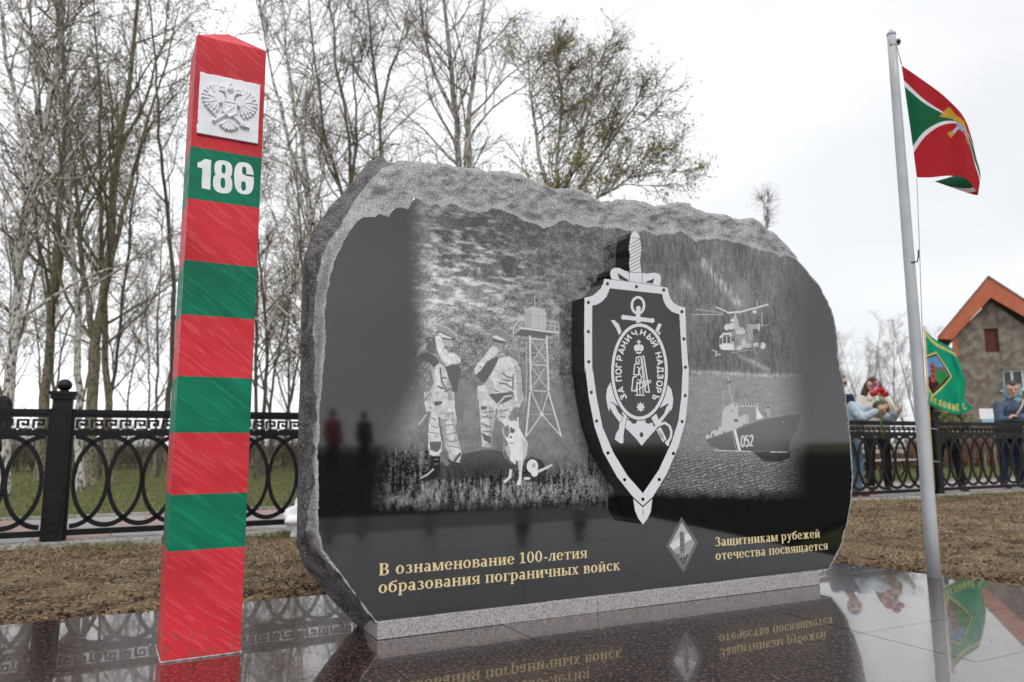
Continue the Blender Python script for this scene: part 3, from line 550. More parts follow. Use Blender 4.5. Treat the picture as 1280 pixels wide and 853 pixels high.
gold_m = mat('gold_paint', (.66, .52, .27), (.78, .64, .38), 60, .5)
face_m = bpy.data.materials.new('polished_granite'); face_m.use_nodes = True
def build_face():
    nt = face_m.node_tree; b = nt.nodes['Principled BSDF']; L = nt.links.new
    ti = N(nt, 'ShaderNodeTexImage'); ti.image = FI; ti.interpolation = 'Linear'; ti.extension = 'EXTEND'
    sp = N(nt, 'ShaderNodeSeparateColor'); L(ti.outputs[0], sp.inputs[0])
    tc = N(nt, 'ShaderNodeTexCoord')
    def noise(sc_, de=3): n = N(nt, 'ShaderNodeTexNoise'); n.inputs['Scale'].default_value = sc_; n.inputs['Detail'].default_value = de; L(tc.outputs['Object'], n.inputs[0]); return n.outputs['Fac']
    def ramp(f, a, b_, ca, cb):
        r = N(nt, 'ShaderNodeValToRGB'); e = r.color_ramp.elements; e[0].position = a; e[1].position = b_; e[0].color = (*ca, 1); e[1].color = (*cb, 1); L(f, r.inputs[0]); return r.outputs[0]
    def mix(f, a, b_):
        m = N(nt, 'ShaderNodeMixRGB'); L(f, m.inputs[0]); L(a, m.inputs[1]); L(b_, m.inputs[2]); return m.outputs[0]
    g1 = noise(230, 4); g2 = noise(9, 5); g3 = noise(420, 2)
    black = ramp(g1, .45, .72, (.0028, .0028, .0032), (.016, .016, .0175))
    white = ramp(g3, .3, .7, (.74, .745, .76), (.88, .885, .90))
    rough_g = mix(ramp(g2, .3, .7, (0, 0, 0), (1, 1, 1)), ramp(g1, .42, .58, (.07, .07, .074), (.36, .36, .37)), ramp(g1, .41, .57, (.13, .13, .134), (.50, .50, .51)))
    eng = mix(sp.outputs[0], black, white)
    L(mix(sp.outputs[1], eng, rough_g), b.inputs['Base Color'])
    mxr = N(nt, 'ShaderNodeMath', operation='MAXIMUM'); L(sp.outputs[1], mxr.inputs[0])
    ml = N(nt, 'ShaderNodeMath', operation='MULTIPLY'); ml.inputs[1].default_value = 1.1; ml.use_clamp = True; L(sp.outputs[0], ml.inputs[0]); L(ml.outputs[0], mxr.inputs[1])
    mr = N(nt, 'ShaderNodeMapRange'); mr.inputs['To Min'].default_value = .045; mr.inputs['To Max'].default_value = .62; L(mxr.outputs[0], mr.inputs[0]); L(mr.outputs[0], b.inputs['Roughness'])
    b.inputs['IOR'].default_value = 1.88
    bn = N(nt, 'ShaderNodeTexNoise'); bn.inputs['Scale'].default_value = 75; bn.inputs['Detail'].default_value = 4; L(tc.outputs['Object'], bn.inputs[0])
    bp = N(nt, 'ShaderNodeBump'); bp.inputs['Distance'].default_value = .009; L(bn.outputs['Fac'], bp.inputs['Height'])
    ms = N(nt, 'ShaderNodeMath', operation='MULTIPLY'); ms.inputs[1].default_value = .7; L(sp.outputs[1], ms.inputs[0]); L(ms.outputs[0], bp.inputs['Strength']); L(bp.outputs[0], b.inputs['Normal'])
build_face()
hewn_m = mat('hewn_granite', (.014, .014, .0145), (.125, .124, .125), 17, .75, .9, 60, c3=(.30, .29, .30), s3=210, lo=.35, hi=.62, bdist=.012)
MON = empty('memorial_stone', tuple(MP), label='large black granite memorial slab with rough hewn edges and an engraved border guard scene', category='monument')
MON.rotation_euler = (0, 0, 0)
def wpart(name, me, m, parent, smooth=False, **t):
    """mesh given in world coordinates, parented without moving it"""
    o = link(name, me, m, parent, smooth, **t); 
    p = parent; off = Vector((0, 0, 0))
    while p is not None: off += p.location; p = p.parent
    me.transform(Matrix.Translation(-off)); return o
def wMB(mb, name, m, parent, smooth=False, bevel=0, recalc=True, **t):
    me = pyd(mb.v, mb.f, name)
    if recalc:
        bm = bmesh.new(); bm.from_mesh(me); bmesh.ops.recalc_face_normals(bm, faces=bm.faces); bm.to_mesh(me); bm.free()
    o = wpart(name, me, m, parent, smooth, **t)
    if bevel:
        b = o.modifiers.new('b', 'BEVEL'); b.width = bevel; b.segments = 2; b.limit_method = 'ANGLE'; b.angle_limit = radians(40)
    return o
THK = 0.26
def build_slab():
    fr = [FC.sz(*a) for a, b in PAIRS] + [FC.sz(*p) for p in TOPR]
    PB = MP + MN * THK
    bk = []
    for a, b in PAIRS: q = on_plane(b[0], b[1], PB, MN) - PB; bk.append((q @ MU, q[2]))
    cs, cz = 1.25, .9
    for i, p in enumerate(TOPR):
        s, z = FC.sz(*p); t = min(1, i / 5)
        bk.append((s + (cs - s) * .02 * t, z - .035 * t * min(1, z / .8)))
    def resample(L, n):
        L = np.array(L + [L[0]]); d = np.r_[0, np.cumsum(np.hypot(*np.diff(np.array(fr + [fr[0]]), axis=0).T))]; u = np.linspace(0, d[-1], n, endpoint=False)
        return np.stack([np.interp(u, d, L[:, 0]), np.interp(u, d, L[:, 1])], 1), u, d
    n = 620; Fo, u, d = resample(fr, n); Bo, _, _ = resample(bk, n)
    r_ = np.random.default_rng(4)
    bottom = Fo[:, 1] < .085
    jit = np.interp(u, np.linspace(0, d[-1], 300), r_.normal(0, .0035, 300)) + np.interp(u, np.linspace(0, d[-1], 70), r_.normal(0, .004, 70))
    jit[bottom] = 0
    c0 = np.array([cs, cz]); out = (Fo - c0) / np.linalg.norm(Fo - c0, axis=1, keepdims=True); Fo = Fo + out * jit[:, None]
    # front, radial grid
    m = 90; t = 1 - (1 - np.linspace(0, 1, m)) ** 1.7
    RB = np.clip(blur(1 - POLm, 11) * 5 - 4.1, 0, 1); nz = fbm(H_, W_, 90, 3, 55, 1.0, 1.6); nz2 = fbm(H_, W_, 26, 3, 56); nzr = np.abs(fbm(H_, W_, 60, 3, 57) * 2 - 1)
    S = c0[0] + (Fo[:, 0] - c0[0])[None] * t[:, None]; Z = c0[1] + (Fo[:, 1] - c0[1])[None] * t[:, None]
    ix = np.clip(((S - FC.s0) / FC.res).astype(int), 0, W_ - 1); iz = np.clip(((Z - FC.z0) / FC.res).astype(int), 0, H_ - 1)
    dep = RB[iz, ix] * (.006 + .07 * np.clip(nz[iz, ix] - .3, 0, 1) + .020 * nz2[iz, ix] + .028 * nzr[iz, ix])
    rim = np.clip((t[:, None] - .975) / .025, 0, 1) ** 2 * .02 * (RB[iz, ix] > .3); dep = dep + rim
    P3 = MP + S[..., None] * MU + Z[..., None] * ZV + dep[..., None] * MN
    V = list(P3.reshape(-1, 3)); uvs = list(np.stack([(S - FC.s0) / (FC.s1 - FC.s0), (Z - FC.z0) / (FC.z1 - FC.z0)], -1).reshape(-1, 2))
    F = []
    for i in range(1, m - 1):
        for k in range(n): F.append((i * n + k, i * n + (k + 1) % n, (i + 1) * n + (k + 1) % n, (i + 1) * n + k))
    ci = 0
    for k in range(n): F.append((ci, n + (k + 1) % n, n + k))
    nf = len(F)
    # sides
    base = (m - 1) * n; K = 16; de = dep[-1]
    ns = fbm(K + 1, n, 5, 3, 77, 3.0, 1.0); ns2 = fbm(K + 1, n, 14, 2, 78, 2, .6); prev = [base + k for k in range(n)]
    for j in range(1, K + 1):
        q = j / K; e = Fo + (Bo - Fo) * (1 - (1 - q) ** 1.5); dd = de + (THK - de) * q
        e = e + out * (((ns[j] - .5) * .045 + (ns2[j] - .55) * .075) * np.sin(pi * min(q, .93)) * (~bottom))[:, None]
        b0 = len(V)
        for k in range(n): V.append(MP + e[k, 0] * MU + e[k, 1] * ZV + (dd[k] + (ns[j, k] - .5) * .02 * (q < 1)) * MN); uvs.append((0, 0))
        cur = [b0 + k for k in range(n)]
        for k in range(n): F.append((prev[k], prev[(k + 1) % n], cur[(k + 1) % n], cur[k]))
        prev = cur
    F.append(tuple(prev))
    me = pyd(V, F, 'granite_slab'); l = me.uv_layers.new(name='UV'); uva = np.array(uvs)
    li = np.zeros(len(me.loops), np.int32); me.loops.foreach_get('vertex_index', li); l.data.foreach_set('uv', uva[li].astype(np.float32).ravel())
    mi = np.zeros(len(me.polygons), np.int32); mi[nf:] = 1; me.polygons.foreach_set('material_index', mi)
    me.polygons.foreach_set('use_smooth', (mi == 0).astype(bool))
    bm = bmesh.new(); bm.from_mesh(me); bmesh.ops.remove_doubles(bm, verts=[v for v in bm.verts if v.index < n], dist=1e-6); bmesh.ops.recalc_face_normals(bm, faces=bm.faces); bm.to_mesh(me); bm.free()
    return wpart('granite_slab', me, [face_m, hewn_m], MON)
build_slab()
plinth_m = mat('plinth_granite', (.20, .195, .20), (.40, .385, .39), 130, .6, .4, 120, c3=(.42, .34, .325), s3=90, lo=.4, hi=.6, bdist=.003)
def MB3(P, A, B, C):       # box builder in a local frame
    return lambda a, b, c: tuple(P + a * A + b * B + c * C)
mb = MB(); f3 = MB3(MP, MU, MN, ZV)
for a, b in ((0, 1.02), (1.0215, 2.43)): mb = MB(); mb.box(a, b, -.008, .30, 0, FC.sz(471, 777)[1], f3); wMB(mb, 'plinth_block', plinth_m, MON, bevel=.003)
GM = np.zeros((H_, W_))
serif_text(FC, GM, 'В ознаменование 100-летия', .004, .2415, .971, .0325)
serif_text(FC, GM, 'образования пограничных войск', .003, .174, 1.149, .0325)
wpart('gold_lettering', FC.sheet(GM > .5, .0008), gold_m, MON)
GM[:] = 0
serif_text(FC, GM, 'Защитникам рубежей', 1.722, .243, 2.459, .031)
serif_text(FC, GM, 'отечества посвящается', 1.722, .1765, 2.515, .031)
wpart('gold_lettering', FC.sheet(GM > .5, .0008), gold_m, MON)

# raised shield emblem
SD = .11; SP = MP - MN * SD
SCv = Canvas(SP, MU, .75, 1.9, .25, 1.9, .001)
c6 = (700, 270), 4.061; c7 = (700, 460), 4.061
SH_T = TR(*c6, [(124, 415), (145, 412), (165, 405), (187, 388), (205, 370), (218, 345), (225, 320), (380, 338), (545, 365), (552, 395), (560, 420), (576, 442), (595, 455), (614, 461), (635, 465), (640, 620), (650, 760)])
SH_R = TR(*c7, [(653, 0), (650, 140), (635, 275), (600, 400), (540, 540), (470, 655), (420, 700)])
SH_L = TR(*c7, [(370, 655), (290, 555), (220, 430), (175, 300), (145, 150), (128, 0)]) + TR(*c6, [(125, 800), (122, 600)])
BLADE = TR(*c7, [(470, 655), (466, 680), (460, 730), (442, 768), (420, 795), (397, 765), (380, 725), (373, 680), (370, 655)])
HILT_R = TR(*c6, [(520, 360), (505, 352), (512, 330), (510, 305), (498, 292), (480, 289), (440, 294), (412, 290), (405, 225), (413, 170), (405, 112), (398, 92), (386, 80), (375, 78), (364, 86), (357, 105), (348, 170), (355, 200), (350, 240), (354, 285), (330, 280), (300, 265), (275, 264), (258, 276), (253, 298), (260, 320), (270, 330)])
body = SH_T[:7] + HILT_R[::-1] + SH_T[8:] + SH_R[:-1] + BLADE[1:-1] + SH_L
bsz = [SCv.sz(*p) for p in body]
black_m = mat('black_granite', (.003, .003, .0034), (.014, .014, .0155), 230, .05, lo=.45, hi=.72); black_m.node_tree.nodes['Principled BSDF'].inputs['IOR'].default_value = 1.72
frost_m = mat('frosted_granite', (.60, .615, .64), (.72, .735, .76), 200, .5)
cut_m = mat('sawn_black_granite', (.002, .002, .0022), (.011, .011, .012), 30, .3, .3, 80)
mb = MB(); mb.prism(bsz, SP, MU, ZV, MN, 0, SD - .001)
SHO = wMB(mb, 'emblem_shield', [black_m, cut_m], MON)
me = SHO.data
for p in me.polygons: p.material_index = 0 if len(p.vertices) > 6 else 1
h, w_ = SCv.H, SCv.W
inner = TR(*c6, [(252, 368), (518, 397), (524, 430), (540, 462), (568, 488), (605, 500), (620, 760)]) + TR(*c7, [(622, 0), (615, 150), (600, 270), (565, 380), (500, 520), (420, 637), (340, 545), (270, 430), (215, 300), (185, 150), (165, 0)]) + TR(*c6, [(163, 800), (162, 600), (163, 456), (185, 451), (210, 438), (235, 412)])
outer = SH_T + SH_R + SH_L
Mk = np.zeros((h, w_)); SCv.fill(Mk, outer); SCv.fill(Mk, inner, 0.0)
for o_, k_, pts in ((*c6, [(240, 345), (387, 360), (526, 377), (618, 487), (628, 625), (636, 769), (143, 440), (143, 588), (145, 741)]), (*c7, [(635, 141), (619, 273), (575, 435), (503, 567), (420, 667), (327, 568), (243, 432), (185, 270), (158, 125)])):
    for x, y in pts: SCv.ell(Mk, o_[0] + x / k_, o_[1] + y / k_, 2.0, 2.2, 0.0)
wpart('shield_border', SCv.sheet(Mk > .5, .0012), frost_m, SHO)
Mk[:] = 0
SCv.fill(Mk, BLADE[:1] + BLADE[1:-1] + BLADE[-1:] + TR(*c7, [(420, 708)])); SCv.stroke(Mk, TR(*c7, [(360, 650), (420, 704), (480, 650)]), 1.6, 0.0); SCv.stroke(Mk, TR(*c7, [(420, 700), (421, 748)]), .6, 0.0)
SCv.fill(Mk, outer, 0.0)
wpart('dagger_tip', SCv.sheet(Mk > .5, .0012), frost_m, SHO)
Mk[:] = 0; SCv.fill(Mk, HILT_R)
for k_ in range(9): SCv.stroke(Mk, TR(*c6, [(345, 150 + k_ * 17.5), (416, 112 + k_ * 17.5)]), .75, 0.0)
SCv.stroke(Mk, TR(*c6, [(350, 285), (416, 291), (416, 342), (352, 338), (350, 285)]), .6, 0.0); SCv.stroke(Mk, TR(*c6, [(355, 112), (405, 115)]), .6, 0.0)
for q in ([(290, 290), (345, 325), (345, 335), (300, 322)], [(478, 318), (430, 338), (470, 346)]): SCv.fill(Mk, TR(*c6, q), 0.0)
SCv.stroke(Mk, TR(*c6, [(225, 320), (380, 338), (545, 365)]), 1.0, 0.0); SCv.fill(Mk, outer, 0.0)
wpart('dagger_hilt', SCv.sheet(Mk > .5, .0012), frost_m, SHO)
# anchor, scabbard sabre, rifle, oval
Mk[:] = 0; c8 = (750, 370), 4.49; c9 = (750, 500), 8.53
SCv.ell(Mk, *TR(*c6, [(395, 455)])[0], 9.2, 11.7); SCv.ell(Mk, *TR(*c6, [(395, 455)])[0], 6.0, 8.5, 0.0)
SCv.stroke(Mk, TR(*c6, [(396, 478), (397, 550)]), 5.4); SCv.stroke(Mk, TR(*c6, [(322, 515), (396, 524), (468, 532)]), 5.2)
for x, y in ((322, 515), (467, 532)): SCv.ell(Mk, *TR(*c6, [(x, y)])[0], 3.0, 3.1)
SCv.ell(Mk, *TR(*c6, [(397, 470)])[0], 3, 3)
SCv.fill(Mk, TR(*c6, [(257, 530), (275, 530), (298, 550), (312, 590), (298, 606), (286, 575)])); SCv.stroke(Mk, TR(*c6, [(508, 548), (484, 600)]), 4.4); SCv.stroke(Mk, TR(*c6, [(506, 590), (494, 616)]), 2.4)
SCv.fill(Mk, TR(*c7, [(255, 75), (238, 105), (233, 150), (240, 195), (250, 225), (256, 170), (306, 200), (275, 140), (262, 80)]))
SCv.fill(Mk, TR(*c7, [(545, 85), (565, 110), (574, 160), (570, 200), (560, 222), (548, 180), (505, 205), (530, 150)]))
def gap(q, wd=.7): SCv.stroke(Mk, q, wd, 0.0)
arms = TR(*c9, [(108, 20), (160, 60), (190, 130), (240, 180), (330, 235), (385, 250), (395, 215), (485, 215), (495, 250), (560, 245), (620, 220), (680, 150), (715, 60), (748, 60), (735, 130), (680, 200), (600, 310), (500, 420), (442, 490), (380, 410), (270, 300), (200, 230), (140, 150), (105, 80)])
SCv.fill(Mk, arms); SCv.ell(Mk, *TR(*c9, [(440, 372)])[0], 2.4, 3.3, 0.0)
SCv.fill(Mk, TR(*c9, [(318, 215), (360, 200), (392, 222), (385, 252), (350, 256), (325, 235)]), 0.0); SCv.fill(Mk, TR(*c9, [(480, 222), (520, 205), (560, 215), (545, 245), (510, 256), (485, 245)]), 0.0)
rifle = TR(*c9, [(240, 105), (275, 120), (285, 175), (275, 230), (262, 290), (248, 380), (248, 462), (215, 465), (155, 420), (170, 360), (200, 310), (208, 250), (235, 215), (250, 170), (232, 150)])
gap(rifle + rifle[:1], 1.3); SCv.fill(Mk, rifle); SCv.stroke(Mk, TR(*c9, [(280, 190), (300, 200), (312, 168)]), .8)
gap(TR(*c9, [(560, 250), (600, 300), (660, 250)]), 2.5)
SCv.fill(Mk, TR(*c9, [(545, 190), (597, 148), (640, 250), (590, 282)]))
SCv.stroke(Mk, TR(*c9, [(560, 272), (537, 262), (540, 300), (575, 305), (625, 270), (690, 245), (740, 280), (760, 340), (752, 400), (730, 440)]), 2.9)
SCv.fill(Mk, TR(*c9, [(598, 318), (645, 290), (708, 420), (670, 452)]))
for k_ in range(4): gap(TR(*c9, [(612 + k_ * 16, 312 + k_ * 14), (650 + k_ * 12, 400 + k_ * 12)]), .5)
SCv.fill(Mk, TR(*c9, [(688, 455), (720, 425), (742, 440), (732, 490), (715, 492)]))
oc = (799.2, 464.8)
SCv.ell(Mk, *oc, 36.6, 61.4, 0.0, n=80); SCv.ell(Mk, *oc, 35.4, 60.2, n=80); SCv.ell(Mk, *oc, 31.8, 56.2, 0.0, n=80)
wpart('anchor_emblem', SCv.sheet(Mk > .5, .0012), frost_m, SHO)
Mk[:] = 0
motto = 'ЗА ПОГРАНИЧНЫЙ НАДЗОРЪ'; rx, ry = 22.6, 45.6
ang = np.linspace(-138, 138, 800); pxx = oc[0] + rx * np.sin(np.radians(ang)); pyy = oc[1] - ry * np.cos(np.radians(ang))
arc = np.r_[0, np.cumsum(np.hypot(np.diff(pxx), np.diff(pyy)))]
adv = [(.45 if ch == ' ' else .82 if ch in 'ЫД' else .72) for ch in motto]; adv = [a + .16 for a in adv]; tot = sum(adv); pos = 0
for ch, a in zip(motto, adv):
    u_ = arc[-1] * (pos + .08) / tot; pos += a
    um = arc[-1] * (pos - a / 2) / tot; x = np.interp(um, arc, pxx); y = np.interp(um, arc, pyy)
    x2 = np.interp(um + .5, arc, pxx); y2 = np.interp(um + .5, arc, pyy); tx, ty = x2 - x, y2 - y; L = hypot(tx, ty); tx /= L; ty /= L
    hh = 7.2; ww = arc[-1] / tot; nx, ny = ty, -tx
    sans_put(SCv, Mk, ch, x - tx * ww * .33, y - ty * ww * .33, (tx * ww, ty * ww), (nx * hh, ny * hh), 1.75)
wpart('motto_lettering', SCv.sheet(Mk > .5, .0012), frost_m, SHO)
# crowned monogram and star
Mk[:] = 0; c10 = (770, 420), 7.75
SCv.stroke(Mk, TR(*c10, [(218, 38), (220, 82)]), 1.6); SCv.stroke(Mk, TR(*c10, [(200, 60), (240, 60)]), 1.6)
for x in (196, 243): SCv.ell(Mk, *TR(*c10, [(x, 118)])[0], 3.1, 4.2)
SCv.ell(Mk, *TR(*c10, [(220, 110)])[0], 1.6, 4.6); SCv.stroke(Mk, TR(*c10, [(195, 160), (220, 168), (245, 162)]), 2.0)
SCv.stroke(Mk, TR(*c10, [(250, 195), (268, 200), (300, 420), (322, 545), (285, 545), (262, 400), (240, 200)]), 1.7); SCv.stroke(Mk, TR(*c10, [(252, 215), (290, 500)]), .9)
SCv.stroke(Mk, TR(*c10, [(235, 200), (195, 210), (190, 260), (225, 250), (215, 215)]), 1.3); SCv.stroke(Mk, TR(*c10, [(232, 270), (180, 275), (170, 375), (215, 380), (230, 320), (200, 300)]), 1.5)
SCv.stroke(Mk, TR(*c10, [(240, 300), (215, 340), (245, 400), (240, 440), (205, 420)]), 1.4); SCv.stroke(Mk, TR(*c10, [(200, 395), (165, 400), (150, 530), (190, 535), (205, 460), (320, 440)]), 1.7)
SCv.stroke(Mk, TR(*c10, [(215, 520), (320, 450)]), 1.3); SCv.ell(Mk, *TR(*c10, [(323, 443)])[0], 2.1, 2.3); SCv.ell(Mk, *TR(*c10, [(323, 443)])[0], 1, 1.1, 0.0)
for x in (205, 232, 260): SCv.stroke(Mk, TR(*c10, [(x - 4, 440), (x, 575)]), 1.35)
SCv.stroke(Mk, TR(*c10, [(185, 575), (278, 578)]), 1.4)
sx_, sy_ = TR(*c10, [(237, 690)])[0]; SCv.fill(Mk, [(sx_ + (5.6 if i % 2 == 0 else 3.5) * sin(i * pi / 8) , sy_ - (6.6 if i % 2 == 0 else 4.1) * cos(i * pi / 8)) for i in range(16)])
wpart('crowned_monogram', SCv.sheet(Mk > .5, .0012), frost_m, SHO)
print('monument', round(time.time() - T0, 1))

# ------------------------------------------------------------------ the striped border post
PP = gp(202, 829); PU, PN = hv(28.5); PW = .262
PC = Canvas(PP, PU, -.02, .30, 0, 2.5, .001)
def streaky(name, c1, c2, c3):
    m = mat(name, c1, c2, 5, .42, .25, 30, stretch=(1, 1, 3.5), c3=c3, s3=13, lo=.3, hi=.7, bdist=.002, rough2=.65, spec=.2); return m
red_m = streaky('red_paint', (.50, .020, .032), (.60, .038, .052), (.60, .058, .072)); green_m = streaky('green_paint', (.001, .125, .062), (.002, .175, .092), (.004, .20, .112))
for m_ in (red_m, green_m):      # brush strokes run slantwise
    for nd in m_.node_tree.nodes:
        if nd.type == 'MAPPING': nd.vector_type = 'TEXTURE'; nd.inputs['Rotation'].default_value = (.1, .62, .5); nd.inputs['Scale'].default_value = (1.6, 1.2, .16)
def foot_dirt(m_):
    nt = m_.node_tree; b = nt.nodes['Principled BSDF']; L = nt.links.new; src = b.inputs['Base Color'].links[0].from_socket
    g = N(nt, 'ShaderNodeNewGeometry'); s = N(nt, 'ShaderNodeSeparateXYZ'); L(g.outputs['Position'], s.inputs[0])
    r = N(nt, 'ShaderNodeMapRange'); r.inputs['From Min'].default_value = .22; r.inputs['From Max'].default_value = .0; r.inputs['To Min'].default_value = -.12; r.inputs['To Max'].default_value = .16; L(s.outputs['Z'], r.inputs[0])
    n = N(nt, 'ShaderNodeTexNoise'); n.inputs['Scale'].default_value = 38; n.inputs['Detail'].default_value = 6; L(g.outputs['Position'], n.inputs[0])
    a = N(nt, 'ShaderNodeMath', operation='ADD'); L(n.outputs['Fac'], a.inputs[0]); L(r.outputs[0], a.inputs[1]); c = N(nt, 'ShaderNodeValToRGB'); c.color_ramp.elements[0].position = .60; c.color_ramp.elements[1].position = .68; L(a.outputs[0], c.inputs[0])
    m = N(nt, 'ShaderNodeMixRGB'); f = N(nt, 'ShaderNodeMath', operation='MULTIPLY'); f.inputs[1].default_value = .32; L(c.outputs[0], f.inputs[0]); L(f.outputs[0], m.inputs[0]); L(src, m.inputs[1]); m.inputs[2].default_value = (.10, .07, .05, 1)
    n2 = N(nt, 'ShaderNodeTexNoise'); n2.inputs['Scale'].default_value = 2.6; n2.inputs['Detail'].default_value = 3; L(g.outputs['Position'], n2.inputs[0]); c2 = N(nt, 'ShaderNodeValToRGB'); c2.color_ramp.elements[0].position = .38; c2.color_ramp.elements[0].color = (.80, .80, .80, 1); c2.color_ramp.elements[1].position = .6; c2.color_ramp.elements[1].color = (1.08, 1.08, 1.08, 1); L(n2.outputs['Fac'], c2.inputs[0])
    m2 = N(nt, 'ShaderNodeMixRGB', blend_type='MULTIPLY'); m2.inputs[0].default_value = 1; L(m.outputs[0], m2.inputs[1]); L(c2.outputs[0], m2.inputs[2]); L(m2.outputs[0], b.inputs['Base Color'])
foot_dirt(red_m); foot_dirt(green_m)
POST = empty('border_post', tuple(PP), label='square red and green striped boundary post with pointed top and number 186', category='border post')
zt = PC.sz(248, 44)[1]
zs = [0.0] + [PC.sz(202 + .0587 * (829 - y), y)[1] for y in (690, 619, 541, 470, 393, 325, 248, 183)] + [zt]
f4 = MB3(PP, PU, PN, ZV)
for i in range(len(zs) - 1):
    mb = MB(); mb.box(0, PW, 0, PW, zs[i], zs[i + 1] - (.0 if i == len(zs) - 2 else 0), f4)
    if i == 0 : mb.v = [tuple(np.array(v) + (0, 0, -.0)) for v in mb.v]
    wMB(mb, 'red_band' if i % 2 == 0 else 'green_band', red_m if i % 2 == 0 else green_m, POST)
mb = MB(); mb.add([f4(0, 0, zt), f4(PW, 0, zt), f4(PW, PW, zt), f4(0, PW, zt), f4(PW / 2, PW / 2, zt + .105)], [(0, 1, 4), (1, 2, 4), (2, 3, 4), (3, 0, 4)])
wMB(mb, 'pyramid_cap', red_m, POST)
caulk_m = mat('white_sealant', (.22, .20, .20), (.55, .53, .53), 25, .6, .5, 80)
mb = MB(); pts = [f4(-.003, -.004, .003), f4(PW + .003, -.004, .003), f4(PW + .004, PW, .003)]; mb.tube(np.array(pts), .0034, 6); mb.tube(np.array([f4(-.004, -.003, .003), f4(-.004, PW, .003)]), .003, 6); wMB(mb, 'sealant_bead', caulk_m, POST, True)
NM = np.zeros((PC.H, PC.W)); c11 = (220, 30), 3.4154
D9 = lambda pts, v=1.0: PC.fill(NM, TR(*c11, pts), v)
D9([(92, 592), (104, 590), (116, 582), (124, 577), (150, 583), (146, 709), (109, 702), (112, 618), (91, 612)])
def sup(cx, cy, rx, ry, v, e=2.7, k=.13):
    D9([(cx + rx * np.sign(cos(a)) * abs(cos(a)) ** (2 / e), cy + ry * np.sign(sin(a)) * abs(sin(a)) ** (2 / e) + (rx * np.sign(cos(a)) * abs(cos(a)) ** (2 / e)) * k) for a in np.linspace(0, 2 * pi, 40)], v)
sup(202, 622, 38, 38, 1); sup(199, 682, 41, 42, 1); sup(203, 621, 9, 19, 0); sup(200, 680, 10, 22, 0)
sup(290, 660, 42, 68, 1); sup(291, 628, 9, 17, 0, 3); sup(288, 693, 10, 20, 0); D9([(296, 641), (340, 648), (340, 657), (296, 649)], 0)
white_m = mat('white_enamel', (.72, .73, .76), (.80, .81, .84), 20, .4)
wpart('number', PC.sheet(NM > .5, .0015), white_m, POST)
